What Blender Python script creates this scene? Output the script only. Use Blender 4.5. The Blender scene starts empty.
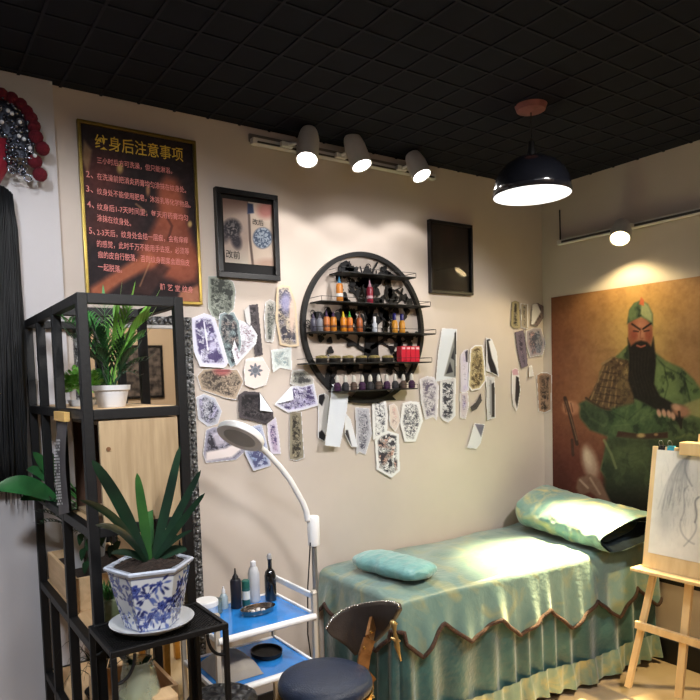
import bpy, bmesh, math, random
import numpy as np
from mathutils import Vector, Matrix
random.seed(7)
scn = bpy.context.scene
COL = scn.collection
PI = math.pi
# ------------------------------------------------------------------ survey of the photograph (solved camera)
F, CX, CY = 660.0, 350.0, 422.0
YAW, PIT, ROL = map(math.radians, (34.73, -3.63, -1.68))
_c, _s = math.cos(YAW), math.sin(YAW)
FW = Vector((_s*math.cos(PIT), _c*math.cos(PIT), math.sin(PIT)))
_r = Vector((_c, -_s, 0)); _u = _r.cross(FW)
RT = _r*math.cos(ROL) + _u*math.sin(ROL)
UP = -_r*math.sin(ROL) + _u*math.cos(ROL)
EYE = Vector((0, 0, 1.6))
def hit(x, y, ax, v):
    d = FW + RT*((x-CX)/F) + UP*((CY-y)/F)
    return EYE + d*((v-EYE[ax])/d[ax])
def hy(x, y, v): return hit(x, y, 1, v)
def hz(x, y, v): return hit(x, y, 2, v)
def hx(x, y, v): return hit(x, y, 0, v)
def proj_np(P):
    v = P - np.array(EYE)
    z = v @ np.array(FW)
    return CX + F*(v @ np.array(RT))/z, CY - F*(v @ np.array(UP))/z
WA, WB, CEIL = 2.76, 3.425, 2.755          # long wall plane, right wall plane, ceiling
# ------------------------------------------------------------------ colour helpers
def lin(c):
    return tuple(((v/12.92) if v <= 0.04045 else ((v+0.055)/1.055)**2.4) for v in [q/255.0 for q in c])
def lin_np(a):
    a = np.clip(a/255.0, 0, 1)
    return np.where(a <= 0.04045, a/12.92, ((a+0.055)/1.055)**2.4)
_m = {}
def mat(name, col, rough=0.5, metal=0.0, var=0.0, vscale=20, bump=0.0, bscale=80, emit=0, alpha=1, trans=0, ior=1.45, coat=0, col2=None, stretch=None, sheen=0, two=None):
    if name in _m: return _m[name]
    m = bpy.data.materials.new(name); m.use_nodes = True
    nt = m.node_tree; b = nt.nodes['Principled BSDF']
    c = (*lin(col), 1)
    b.inputs['Base Color'].default_value = c
    b.inputs['Roughness'].default_value = rough
    b.inputs['Metallic'].default_value = metal
    b.inputs['IOR'].default_value = ior
    b.inputs['Transmission Weight'].default_value = trans
    b.inputs['Coat Weight'].default_value = coat
    b.inputs['Sheen Weight'].default_value = sheen
    b.inputs['Alpha'].default_value = alpha
    if emit:
        b.inputs['Emission Color'].default_value = c
        b.inputs['Emission Strength'].default_value = emit
    tc = nt.nodes.new('ShaderNodeTexCoord'); mp = nt.nodes.new('ShaderNodeMapping')
    nt.links.new(tc.outputs['Object'], mp.inputs[0])
    if stretch: mp.inputs['Scale'].default_value = stretch
    if var or col2:
        n = nt.nodes.new('ShaderNodeTexNoise'); n.inputs['Scale'].default_value = vscale; n.inputs['Detail'].default_value = 5
        nt.links.new(mp.outputs[0], n.inputs['Vector'])
        r = nt.nodes.new('ShaderNodeValToRGB')
        r.color_ramp.elements[0].position = 0.35; r.color_ramp.elements[1].position = 0.65
        if col2:
            a0, a1 = lin(col), lin(col2)
        else:
            a0 = tuple(max(0, v*(1-var)) for v in lin(col)); a1 = tuple(min(1, v*(1+var)) for v in lin(col))
        r.color_ramp.elements[0].color = (*a0, 1); r.color_ramp.elements[1].color = (*a1, 1)
        nt.links.new(n.outputs['Fac'], r.inputs[0]); nt.links.new(r.outputs[0], b.inputs['Base Color'])
    if bump:
        n2 = nt.nodes.new('ShaderNodeTexNoise'); n2.inputs['Scale'].default_value = bscale; n2.inputs['Detail'].default_value = 4
        nt.links.new(mp.outputs[0], n2.inputs['Vector'])
        bp = nt.nodes.new('ShaderNodeBump'); bp.inputs['Strength'].default_value = bump; bp.inputs['Distance'].default_value = 0.01
        nt.links.new(n2.outputs['Fac'], bp.inputs['Height']); nt.links.new(bp.outputs[0], b.inputs['Normal'])
    _m[name] = m
    return m
def vmat(name, rough=0.6, coat=0.0, spec=0.5, bump=0.0):
    if name in _m: return _m[name]
    m = bpy.data.materials.new(name); m.use_nodes = True
    nt = m.node_tree; b = nt.nodes['Principled BSDF']
    a = nt.nodes.new('ShaderNodeVertexColor'); a.layer_name = 'Col'
    nt.links.new(a.outputs['Color'], b.inputs['Base Color'])
    b.inputs['Roughness'].default_value = rough; b.inputs['Coat Weight'].default_value = coat
    b.inputs['Specular IOR Level'].default_value = spec
    _m[name] = m
    return m
# ------------------------------------------------------------------ object helpers
def tagp(o, label=None, cat=None, group=None, kind=None):
    if label: o['label'] = label
    if cat: o['category'] = cat
    if group: o['group'] = group
    if kind: o['kind'] = kind
    return o
def thing(name, label, cat, loc, group=None):
    o = bpy.data.objects.new(name, None); COL.objects.link(o)
    o.empty_display_size = 0.05; o.location = loc
    return tagp(o, label, cat, group)
def wloc(o):
    v = Vector((0, 0, 0))
    while o is not None:
        v += o.location; o = o.parent
    return v
class MB:
    def __init__(s): s.v = []; s.f = []; s.c = None
    def add(s, vs, fs):
        n = len(s.v); s.v += [tuple(p) for p in vs]; s.f += [tuple(i+n for i in f) for f in fs]; return s
    def box(s, a, b, bev=0.0):
        x0, y0, z0 = a; x1, y1, z1 = b
        if bev <= 0:
            vs = [(x0,y0,z0),(x1,y0,z0),(x1,y1,z0),(x0,y1,z0),(x0,y0,z1),(x1,y0,z1),(x1,y1,z1),(x0,y1,z1)]
            return s.add(vs, [(3,2,1,0),(4,5,6,7),(0,1,5,4),(1,2,6,5),(2,3,7,6),(3,0,4,7)])
        bm = bmesh.new(); bmesh.ops.create_cube(bm, size=1)
        for v in bm.verts: v.co = Vector(((x0+x1)/2+v.co.x*(x1-x0), (y0+y1)/2+v.co.y*(y1-y0), (z0+z1)/2+v.co.z*(z1-z0)))
        bmesh.ops.bevel(bm, geom=bm.edges[:]+bm.verts[:], offset=bev, segments=2, affect='EDGES', profile=0.5)
        return s.bm(bm)
    def bm(s, bm):
        bm.verts.index_update()
        s.add([v.co[:] for v in bm.verts], [[v.index for v in f.verts] for f in bm.faces]); bm.free(); return s
    def obox(s, p, q, w, h, up=(0,0,1)):
        """bar from p to q with section w (sideways) x h (along up)"""
        p, q = Vector(p), Vector(q); d = (q-p).normalized(); upv = Vector(up)
        if abs(d.dot(upv)) > 0.98: upv = Vector((0, 1, 0))
        a = d.cross(upv).normalized(); b = a.cross(d).normalized()
        vs = []
        for e in (p, q):
            for i, j in ((-1,-1),(1,-1),(1,1),(-1,1)): vs.append(e + a*(i*w/2) + b*(j*h/2))
        return s.add(vs, [(0,1,2,3),(7,6,5,4),(0,4,5,1),(1,5,6,2),(2,6,7,3),(3,7,4,0)])
    def tube(s, pts, r, n=10, caps=True):
        pts = [Vector(p) for p in pts]
        rs = r if isinstance(r, (list, tuple)) else [r]*len(pts)
        rings = []; prev = None
        for i, p in enumerate(pts):
            t = (pts[min(i+1, len(pts)-1)] - pts[max(i-1, 0)]).normalized()
            if prev is None:
                a = t.cross(Vector((0,0,1)))
                if a.length < 1e-3: a = t.cross(Vector((0,1,0)))
                a.normalize()
            else:
                a = (prev - t*prev.dot(t)); a = a.normalized() if a.length > 1e-6 else t.orthogonal().normalized()
            prev = a; b = t.cross(a)
            rings.append([p + (a*math.cos(k*2*PI/n) + b*math.sin(k*2*PI/n))*rs[i] for k in range(n)])
        vs = [v for rg in rings for v in rg]; fs = []
        for i in range(len(pts)-1):
            for k in range(n):
                fs.append((i*n+k, i*n+(k+1)%n, (i+1)*n+(k+1)%n, (i+1)*n+k))
        if caps: fs += [tuple(range(n))[::-1], tuple((len(pts)-1)*n+k for k in range(n))]
        return s.add(vs, fs)
    def lathe(s, c, prof, n=28, axis=(0,0,1), sides=None, sx=1, sy=1, rot=0):
        """prof: list of (radius, height) along axis, c: base"""
        ax = Vector(axis).normalized()
        a = Vector((1,0,0)) if abs(ax.z) > 0.98 else ax.cross(Vector((0,0,1))).normalized()
        b = ax.cross(a); c = Vector(c); vs = []; fs = []
        for r, h in prof:
            for k in range(n):
                t = k*2*PI/n + rot; rr = r
                if sides:
                    w = 2*PI/sides; q = ((t-rot) % w) - w/2; rr = r*(math.cos(w/2)/math.cos(q))*0.94+r*0.06
                vs.append(c + ax*h + a*(rr*math.cos(t)*sx) + b*(rr*math.sin(t)*sy))
        m = len(prof)
        for i in range(m-1):
            for k in range(n): fs.append((i*n+k, i*n+(k+1)%n, (i+1)*n+(k+1)%n, (i+1)*n+k))
        if prof[0][0] > 1e-5: fs.append(tuple(range(n))[::-1])
        if prof[-1][0] > 1e-5: fs.append(tuple((m-1)*n+k for k in range(n)))
        return s.add(vs, fs)
    def strip(s, rows):
        n = len(rows[0]); vs = [p for r in rows for p in r]; fs = []
        for i in range(len(rows)-1):
            for k in range(n-1): fs.append((i*n+k, i*n+k+1, (i+1)*n+k+1, (i+1)*n+k))
        return s.add(vs, fs)
    def build(s, name, m, parent=None, smooth=False, loc=None, label=None, solid=0, **kw):
        base = wloc(parent) if parent else None
        if base is None:
            if loc is None:
                A = np.array([tuple(p) for p in s.v]); loc = ((A[:,0].min()+A[:,0].max())/2, (A[:,1].min()+A[:,1].max())/2, A[:,2].min())
            base = Vector(loc)
        me = bpy.data.meshes.new(name)
        me.from_pydata([tuple(Vector(p)-base) for p in s.v], [], s.f)
        if smooth is not False:
            me.polygons.foreach_set('use_smooth', [True]*len(me.polygons))
        me.validate()
        if s.c is not None:
            at = me.color_attributes.new('Col', 'FLOAT_COLOR', 'POINT')
            cc = np.ones((len(s.v), 4)); cc[:, :3] = s.c
            at.data.foreach_set('color', cc.ravel())
        me.materials.append(m)
        o = bpy.data.objects.new(name, me); COL.objects.link(o)
        if parent: o.parent = parent
        else: o.location = base
        if smooth == 'auto' or (smooth and smooth is not True):
            try: me.set_sharp_from_angle(angle=math.radians(38))
            except Exception: pass
        if solid:
            md = o.modifiers.new('thick', 'SOLIDIFY'); md.thickness = solid; md.offset = 0
        return tagp(o, label, kw.get('cat'), kw.get('group'), kw.get('kind'))
def struct(name, mb, m, **k): return mb.build(name, m, kind='structure', **k)
# ------------------------------------------------------------------ painting on dense grids (colour per vertex)
def _hash(ix, iy, seed):
    n = (ix*374761393 + iy*668265263 + seed*1442695041) & 0xffffffff
    n = ((n ^ (n >> 13))*1274126177) & 0xffffffff
    return ((n ^ (n >> 16)) & 0xffff)/65535.0
def vn(x, y, seed=0):
    x = np.asarray(x, float); y = np.asarray(y, float)
    ix = np.floor(x).astype(np.int64); iy = np.floor(y).astype(np.int64); fx = x-ix; fy = y-iy
    fx = fx*fx*(3-2*fx); fy = fy*fy*(3-2*fy)
    a = _hash(ix, iy, seed); b = _hash(ix+1, iy, seed); c = _hash(ix, iy+1, seed); d = _hash(ix+1, iy+1, seed)
    return (a*(1-fx)+b*fx)*(1-fy) + (c*(1-fx)+d*fx)*fy
def fbm(x, y, seed=0, o=4):
    t = 0; a = 0.5; w = 0
    for i in range(o):
        t = t + a*vn(x*2**i, y*2**i, seed+i*17); w += a; a *= 0.55
    return t/w
class Paint:
    def __init__(s, u, v, base):
        s.u, s.v = u, v; s.c = np.zeros((len(u), 3)) + np.array(base, float)
    def mix(s, m, col, op=1.0):
        m = np.clip(m*op, 0, 1)[:, None]; s.c = s.c*(1-m) + np.array(col, float)*m
    def sd(s, poly):
        u, v = s.u, s.v; d = np.full(len(u), 1e9); ins = np.zeros(len(u), bool); n = len(poly)
        for i in range(n):
            ax, ay = poly[i]; bx, by = poly[(i+1) % n]
            ex, ey = bx-ax, by-ay; L = ex*ex+ey*ey+1e-9
            t = np.clip(((u-ax)*ex + (v-ay)*ey)/L, 0, 1)
            d = np.minimum(d, np.hypot(u-ax-t*ex, v-ay-t*ey))
            c = ((ay > v) != (by > v)) & (u < (bx-ax)*(v-ay)/((by-ay) if abs(by-ay) > 1e-9 else 1e-9) + ax)
            ins ^= c
        return np.where(ins, -d, d)
    def poly(s, pts, col, soft=0.8, op=1.0):
        s.mix(np.clip(0.5 - s.sd(pts)/(2*soft), 0, 1), col, op)
    def ell(s, cx, cy, rx, ry, col, soft=0.25, op=1.0, rot=0):
        c, n = math.cos(rot), math.sin(rot); x = s.u-cx; y = s.v-cy
        d = np.hypot((x*c+y*n)/rx, (-x*n+y*c)/ry); s.mix(np.clip((1+soft-d)/(2*soft), 0, 1), col, op)
    def glow(s, cx, cy, r, col, op=1.0, ry=None):
        s.mix(np.exp(-(((s.u-cx)/r)**2 + ((s.v-cy)/(ry or r))**2)), col, op)
    def line(s, pts, w, col, op=1.0, soft=0.5):
        d = np.full(len(s.u), 1e9)
        for (ax, ay), (bx, by) in zip(pts, pts[1:]):
            ex, ey = bx-ax, by-ay; L = ex*ex+ey*ey+1e-9
            t = np.clip(((s.u-ax)*ex + (s.v-ay)*ey)/L, 0, 1)
            d = np.minimum(d, np.hypot(s.u-ax-t*ex, s.v-ay-t*ey))
        s.mix(np.clip((w/2+soft-d)/(2*soft), 0, 1), col, op)
def painted_grid(P0, PU, PV, nu, nv, painter, name, m, parent=None, **k):
    """grid P0 + a*PU + b*PV, painted by painter(px, py, a, b) -> sRGB colours 0..255"""
    P0, PU, PV = map(np.array, (P0, PU, PV))
    a, b = np.meshgrid(np.linspace(0, 1, nu), np.linspace(0, 1, nv))
    a = a.ravel(); b = b.ravel()
    P = P0 + a[:, None]*PU + b[:, None]*PV
    px, py = proj_np(P)
    mb = MB(); mb.v = [tuple(p) for p in P]
    mb.f = [(j*nu+i, j*nu+i+1, (j+1)*nu+i+1, (j+1)*nu+i) for j in range(nv-1) for i in range(nu-1)]
    mb.c = lin_np(painter(px, py, a, b))
    return mb.build(name, m, parent, smooth=True, **k)
# ------------------------------------------------------------------ text as real mesh
def text_mb(body, p_left, p_right, height, ydir=Vector((0, 0, 1)), bold=0.0, nrm=None, keep=False):
    cu = bpy.data.curves.new('t', 'FONT'); cu.body = body; cu.size = 1; cu.offset = bold; cu.resolution_u = 2
    ob = bpy.data.objects.new('t', cu); COL.objects.link(ob)
    dg = bpy.context.evaluated_depsgraph_get(); me = bpy.data.meshes.new_from_object(ob.evaluated_get(dg))
    vs = [v.co.copy() for v in me.vertices]; fs = [tuple(p.vertices) for p in me.polygons]
    bpy.data.objects.remove(ob); bpy.data.curves.remove(cu); bpy.data.meshes.remove(me)
    if not vs: return MB()
    x0 = min(v.x for v in vs); x1 = max(v.x for v in vs); y0 = min(v.y for v in vs); y1 = max(v.y for v in vs)
    p, q = Vector(p_left), Vector(p_right); out = []
    for v in vs:
        a = (v.x-x0)/(x1-x0); b = (v.y-y0)/(y1-y0)-0.5
        out.append(p.lerp(q, a) + ydir*(b*height))
    return MB().add(out, fs)
# ------------------------------------------------------------------ camera
cam = bpy.data.cameras.new('camera'); co = bpy.data.objects.new('camera', cam); COL.objects.link(co)
cam.sensor_width = 36; cam.lens = F/700*36; cam.shift_y = (CY-350)/700; cam.clip_start = 0.05
R = Matrix((RT, UP, -FW)).transposed().to_4x4(); R.translation = EYE; co.matrix_world = R
scn.camera = co
scn.view_settings.view_transform = 'Standard'; scn.view_settings.look = 'None'
scn.view_settings.exposure = 0.0
w = bpy.data.worlds.new('world'); scn.world = w; w.use_nodes = True
w.node_tree.nodes['Background'].inputs[0].default_value = (0.5, 0.55, 0.65, 1); w.node_tree.nodes['Background'].inputs[1].default_value = 0.02
# ================================================================== materials
BLK = mat('black_metal', (8, 8, 10), 0.55, 0.0, bump=0.1)
WALLM = mat('wall_plaster', (200, 188, 178), 0.85, var=0.05, vscale=2.2, bump=0.06, bscale=220)
WALLL = mat('wall_plaster_cool', (196, 192, 194), 0.85, var=0.05, vscale=2.5, bump=0.06, bscale=220)
WOOD = mat('pine', (208, 178, 136), 0.6, col2=(226, 200, 160), vscale=9, stretch=(5, 5, 0.7), bump=0.05, bscale=60)
WOODH = mat('pine_flat', (214, 178, 134), 0.6, col2=(230, 196, 152), vscale=8, stretch=(6, 0.7, 6), bump=0.05)
EASW = mat('easel_wood', (222, 190, 140), 0.5, col2=(236, 208, 160), vscale=8, stretch=(3, 3, 0.6))
WHT = mat('white_plastic', (232, 232, 232), 0.35, var=0.02)
WHTM = mat('white_metal', (214, 212, 208), 0.4, var=0.03)
CHROME = mat('chrome', (190, 190, 192), 0.18, 1.0, var=0.05)
GOLD = mat('brass', (196, 152, 82), 0.3, 1.0, var=0.15, vscale=30)
GLASS = mat('clear_glass', (225, 235, 225), 0.03, trans=1.0, ior=1.45, var=0.01)
SOIL = mat('soil', (45, 34, 28), 0.95, var=0.5, vscale=90, bump=1, bscale=90)
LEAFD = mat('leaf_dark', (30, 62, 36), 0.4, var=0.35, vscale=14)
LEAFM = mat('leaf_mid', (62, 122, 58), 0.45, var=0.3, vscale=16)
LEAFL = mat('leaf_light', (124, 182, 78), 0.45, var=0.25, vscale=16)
VC = vmat('painted_matte', 0.65, spec=0.3)
VCG = vmat('painted_gloss', 0.3, coat=0.25)
# ================================================================== setting
def plane(pts): return MB().add(pts, [tuple(range(len(pts)))])
X0, Y0 = -1.6, -2.6
struct('floor', plane([(X0,Y0,0),(WB+.1,Y0,0),(WB+.1,WA+.1,0),(X0,WA+.1,0)]),
       mat('floor_tile', (176, 150, 118), 0.32, col2=(190, 166, 134), vscale=3, bump=0.03))
struct('wall_back', MB().box((0.4,WA,0),(WB+.1,WA+.1,CEIL+.06)), WALLM)
struct('wall_right', MB().box((WB,Y0,0),(WB+.1,WA,CEIL+.06)), WALLM)
struct('wall_left', MB().box((X0,WA-.03,0),(.571,WA+.1,CEIL+.06)), WALLL)
struct('wall_left_side', MB().box((X0-.1,Y0,0),(X0,WA+.1,CEIL+.06)), WALLL)
struct('wall_front', MB().box((X0-.1,Y0-.1,0),(WB+.1,Y0,CEIL+.06)), mat('wall_peach', (226, 194, 160), 0.85, var=0.04, vscale=2))
ce = struct('ceiling', MB().box((X0-.1,Y0-.1,CEIL+.002),(WB+.1,WA+.1,CEIL+.06)), mat('ceiling_board', (3, 7, 24), 1.0, var=0.1))
g = MB()
x = X0 + (0.005-X0) % 0.15
while x < WB: g.box((x-.005,Y0,CEIL-.002),(x+.005,WA,CEIL+.002)); x += 0.15
y = Y0 + (0.05-Y0) % 0.147
while y < WA: g.box((X0,y-.005,CEIL-.0022),(WB,y+.005,CEIL+.002)); y += 0.147
go = g.build('ceiling_grid', mat('ceiling_grid', (9, 13, 30), 0.9, var=0.1), ce); go['kind'] = 'structure'
struct('baseboard_right', MB().box((WB-.012,Y0,0),(WB,WA,.13), .003), mat('baseboard_black', (22, 20, 22), 0.4, var=0.1))
struct('baseboard_back', MB().box((.57,WA-.012,0),(WB-.012,WA,.13), .003), mat('baseboard_black', (22, 20, 22)))
# ================================================================== mural on the right wall
def mural(px, py, a, b):
    P = Paint(px, py, (158, 104, 62)); u, v = px, py
    P.mix(np.clip((600-u)/60, 0, 1), (112, 52, 32), .85)
    P.mix(np.clip((330-v)/60, 0, 1)*np.clip((640-u)/60, 0, 1), (120, 66, 38), .5)
    P.mix(np.clip((u-640)/70, 0, 1), (176, 128, 82), .9)
    P.glow(640, 330, 34, (214, 176, 92), .95, 46); P.glow(642, 300, 60, (206, 146, 66), .55, 24)
    P.mix(np.clip((v-400)/60, 0, 1), (92, 36, 26), .8)
    P.mix(np.clip((v-415)/60, 0, 1)*np.clip((u-600)/20, 0, 1), (40, 30, 22), .9)
    n = fbm(u/9, v/9, 3); P.mix(np.clip(n-.45, 0, 1)*2, (70, 34, 22), .25)
    G = (82, 102, 62); GD = (38, 58, 36); GL = (116, 140, 78)
    # robe and shoulders
    P.poly([(628,346),(612,360),(600,372),(598,400),(608,440),(600,470),(622,500),(700,500),(712,440),(730,430),(735,400),(706,398),(694,380),(682,368),(666,361),(652,350)], G, 1.5)
    P.poly([(655,362),(668,364),(676,380),(680,396),(664,402),(654,392)], GL, 4, .8)
    P.poly([(684,372),(694,382),(706,397),(735,402),(735,420),(700,412),(690,398)], (92, 126, 66), 3, .7)
    P.line([(652,352),(664,366),(680,374),(692,384)], 2, GD, .7); P.line([(684,378),(688,392),(690,402)], 1.6, GD, .8)
    P.line([(628,347),(620,356),(608,362)], 3.5, (96, 112, 60), .9); P.line([(664,366),(668,385),(664,400)], 1.4, GD, .6)
    # armour on left shoulder
    P.poly([(603,364),(612,357),(628,360),(634,380),(634,404),(622,412),(600,408),(588,400),(594,388),(600,376)], (98, 72, 46), 1.2)
    for k in range(5): P.line([(604+k*3.4,366+k*.6),(590+k*6.2,402+k*1.5)], 1.5, (150, 116, 76), .75)
    for k in range(5): P.line([(602-k*2.3,372+k*7),(620+k*.6,374+k*7.6)], 1.0, (52, 34, 24), .75)
    P.line([(586,398),(600,408),(622,413)], 2.4, (70, 46, 30)); P.line([(602,364),(614,357),(622,364)], 2.2, (150, 116, 74))
    P.ell(624, 384, 6, 12, (120, 96, 58), .5, .8); P.ell(628, 372, 3.5, 5, (170, 140, 84), .5, .8)
    # left sleeve, hand and staff
    P.poly([(586,400),(604,410),(622,412),(618,428),(606,436),(590,430),(580,418),(578,404)], (58, 76, 48), 1.5)
    P.line([(582,406),(590,418),(604,426)], 2, (92, 110, 66), .6)
    P.ell(571, 408, 8.5, 7, (178, 112, 76), .25); P.ell(568, 404, 5, 2.6, (190, 132, 92), .4, .8)
    P.line([(565,398),(570,415),(577,444)], 3.5, (58, 36, 28)); P.line([(566,401),(571,418),(577,440)], 1, (150, 112, 80), .7)
    for k in range(3): P.line([(564+k*3.4,403),(566+k*3.4,412)], 1, (84, 46, 32), .8)
    # torso and belt
    P.poly([(612,408),(640,402),(664,404),(668,424),(664,438),(612,438),(607,424)], (66, 92, 52), 2)
    P.line([(612,412),(628,420),(646,404)], 1.4, GD, .7); P.line([(612,426),(634,424),(655,410)], 1.2, (100, 124, 68), .5)
    P.poly([(618,431),(640,434),(668,432),(668,438),(640,440),(616,437)], (62, 34, 26), .8)
    P.ell(641, 435.5, 4, 2.2, (176, 140, 84), .4); P.ell(656, 434.5, 2, 1.4, (150, 110, 70), .4)
    # lower robe and knee
    P.poly([(606,440),(618,438),(668,440),(690,438),(706,444),(700,480),(690,600),(610,600),(604,470)], (50, 60, 36), 2.5)
    P.ell(630, 456, 16, 14, (92, 104, 58), .6, .8)
    for k in range(4): P.line([(614,448+k*7),(630,455+k*7),(648,450+k*7)], 1, (58, 68, 40), .6)
    P.mix(np.clip((v-478)/28, 0, 1)*np.clip((u-592)/16, 0, 1), (20, 18, 15), .95)
    P.line([(604,440),(612,456),(616,468)], 2.6, (126, 132, 84), .7); P.line([(676,438),(690,434),(704,440)], 3, (100, 112, 60), .8)
    P.ell(590, 463, 7.5, 17, (176, 142, 116), .35, .95, rot=-.25); P.ell(588, 458, 3.5, 10, (206, 178, 148), .5, .8, rot=-.25)
    P.poly([(578,478),(590,474),(600,480),(612,504),(600,500),(590,492),(580,496),(576,488)], (128, 92, 70), 1.2)
    P.line([(580,480),(588,488)], 2, (190, 158, 130), .8); P.line([(590,478),(600,494)], 2, (180, 146, 118), .7)
    P.line([(572,440),(573,455)], 3, (70, 40, 30)); P.ell(560, 500, 10, 30, (60, 24, 20), .8, .5)
    # head
    P.poly([(628,318),(652,318),(653,338),(649,349),(641,354),(632,349),(628,338)], (156, 84, 56), 1)
    P.ell(641, 330, 6, 12, (198, 124, 92), .6, .85); P.ell(634, 335, 3.4, 5, (150, 62, 44), .5, .8); P.ell(648, 335, 3, 5, (150, 62, 44), .5, .7)
    P.poly([(627,324),(629,310),(634,303),(641,300),(648,304),(653,314),(653,326),(647,320),(641,317),(634,320)], (72, 92, 62), .9)
    P.poly([(642,301),(648,305),(652,314),(652,322),(645,318),(640,314)], (170, 174, 118), 1.2, .85)
    P.poly([(639,304),(641,297),(644,300),(644,306)], (206, 92, 52), .7)
    P.line([(632,324),(640,329.5)], 1.8, (26, 16, 12)); P.line([(651,323.5),(643,329)], 1.8, (26, 16, 12))
    P.line([(633.5,331),(638.5,331.5)], 1.2, (40, 20, 16)); P.line([(644,331.2),(649,330.5)], 1.2, (40, 20, 16))
    P.line([(641,328),(640,338),(643,338.5)], 1, (138, 70, 50), .8)
    P.poly([(627.5,338),(631,346),(636,342),(641,340.5),(647,342),(651,346),(653.5,337),(655,350),(656,364),(654,384),(660,396),(674,404),(684,414),(682,428),(674,420),(660,412),(646,404),(634,398),(628,380),(629,360)], (26, 20, 17), 1.1)
    P.line([(637,345.5),(641,347),(645,345.5)], 1.6, (170, 84, 66))
    for k in range(6): P.line([(632+k*3.4,352),(632+k*3,372),(638+k*3.5,396)], .8, (62, 50, 40), .4)
    # right forearm and hand
    P.poly([(684,404),(700,398),(720,404),(716,420),(700,418),(688,414)], (150, 142, 86), 1.4, .9)
    P.ell(681, 411, 9, 6, (166, 108, 84), .3, 1, rot=.3); P.ell(676, 407, 5, 3, (206, 150, 122), .4, .8, rot=.4)
    for (hx_, hy_) in ((659,413),(664,413),(669,414),(673,416)): P.ell(hx_, hy_, 2.1, 4, (206, 148, 124), .35, .95, rot=-.3)
    P.line([(679,412),(681,428)], 2.5, (30, 22, 18), .8)
    # cloth shading: folds of the green robe, worn gold of the armour
    grn = np.clip((P.c[:, 1]-np.maximum(P.c[:, 0], P.c[:, 2])-4)/14, 0, 1)
    fo = fbm(u/7+2*fbm(u/14, v/14, 21), v/13, 22); P.mix(grn*np.clip((fo-.5)*5, 0, 1), (112, 134, 78), .55); P.mix(grn*np.clip((.46-fo)*6, 0, 1), (26, 40, 26), .75)
    P.mix(grn*np.clip((v-395)/60, 0, 1), (34, 46, 28), .5); P.mix(grn*np.clip((612-u)/20, 0, 1), (40, 52, 34), .4)
    arm = (P.sd([(603,364),(612,357),(628,360),(634,380),(634,404),(622,412),(600,408),(588,400),(594,388),(600,376)]) < 0)*(1-grn); P.mix(arm*np.clip((fbm(u/2.6, v/3.2, 31)-.46)*6, 0, 1), (48, 32, 24), .5)
    P.c += (fbm(u/2.3, v/2.3, 9)-.5)[:, None]*16
    L_ = P.c.mean(axis=1, keepdims=True); P.c = P.c*.80 + L_*.20
    return P.c
pb = hx(551.4, 297, WB-.003); 
mural_o = painted_grid((WB-.003, 2.692, .44), (0, -1.35, 0), (0, 0, 2.077-.44), 330, 330, mural, 'warrior_mural', VC)
tagp(mural_o, 'large brown and gold painting of a bearded warrior in green robe on the right wall', 'painting')
# ================================================================== poster with framed rules
def frame_mb(x0, x1, z0, z1, y, w, d, mb=None):
    mb = mb or MB()
    mb.box((x0,y-d,z1-w),(x1,y,z1), .002); mb.box((x0,y-d,z0),(x1,y,z0+w), .002)
    mb.box((x0,y-d,z0+w),(x0+w,y,z1-w), .002); mb.box((x1-w,y-d,z0+w),(x1,y,z1-w), .002); return mb
def poster(px, py, a, b):
    P = Paint(px, py, (30, 18, 22)); u, v = px, py
    S = (150, 78, 56)
    P.ell(100, 178, 20, 26, (88, 40, 36), .6, .8); P.ell(105, 225, 26, 16, (96, 46, 38), .7, .6)
    P.poly([(158,186),(166,176),(176,180),(182,196),(190,230),(200,262),(196,282),(180,284),(150,268),(136,252),(150,232),(160,214)], S, 4, .8)
    P.ell(170, 205, 12, 22, (178, 98, 68), .6, .6); P.ell(172, 262, 26, 14, (168, 92, 66), .6, .7)
    P.poly([(90,288),(130,262),(150,252),(160,262),(120,284),(104,296),(90,296)], (176, 98, 66), 3, .85)
    P.poly([(130,292),(160,262),(170,268),(150,296)], (60, 34, 30), 2, .8)
    P.poly([(180,292),(200,284),(206,310),(176,305)], (196, 128, 96), 2, .8)
    P.poly([(84,140),(92,150),(88,175),(82,160)], (190, 160, 110), 1.5, .5)
    P.ell(120, 168, 3, 5, (206, 176, 104), .5, .8); P.ell(148, 190, 2, 6, (190, 140, 96), .5, .7); P.ell(190, 224, 2, 3, (206, 180, 110), .4, .8)
    P.line([(136,204),(146,212)], 2, (196, 150, 100), .5); P.line([(150,262),(140,286)], 1.5, (196, 150, 110), .5); P.line([(165,214),(172,226),(168,240)], 2.5, (60, 24, 20), .6)
    P.c += (fbm(u/4, v/4, 5)-.5)[:, None]*26
    return P.c
pt = thing('framed_poster', 'large gold framed dark poster of numbered rules under a yellow title', 'poster', (.9, WA, 1.955))
frame_mb(.656, 1.139, 1.945, 2.642, WA-.001, .013, .02).build('frame', mat('gold_frame', (150, 128, 66), 0.28, 0.9, var=.15), pt)
painted_grid((.668, WA-.010, 1.957), (.459, 0, 0), (0, 0, .673), 150, 210, poster, 'printed_sheet', VC, pt)
YP = WA-.0125
PNK = mat('pink_print', (226, 140, 134), 0.7, var=.1); YEL = mat('yellow_print', (214, 176, 56), 0.6, var=.1)
text_mb('纹身后注意事项', hy(95,141,YP), hy(183,155,YP), .058, bold=.004).build('title', YEL, pt)
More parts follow.
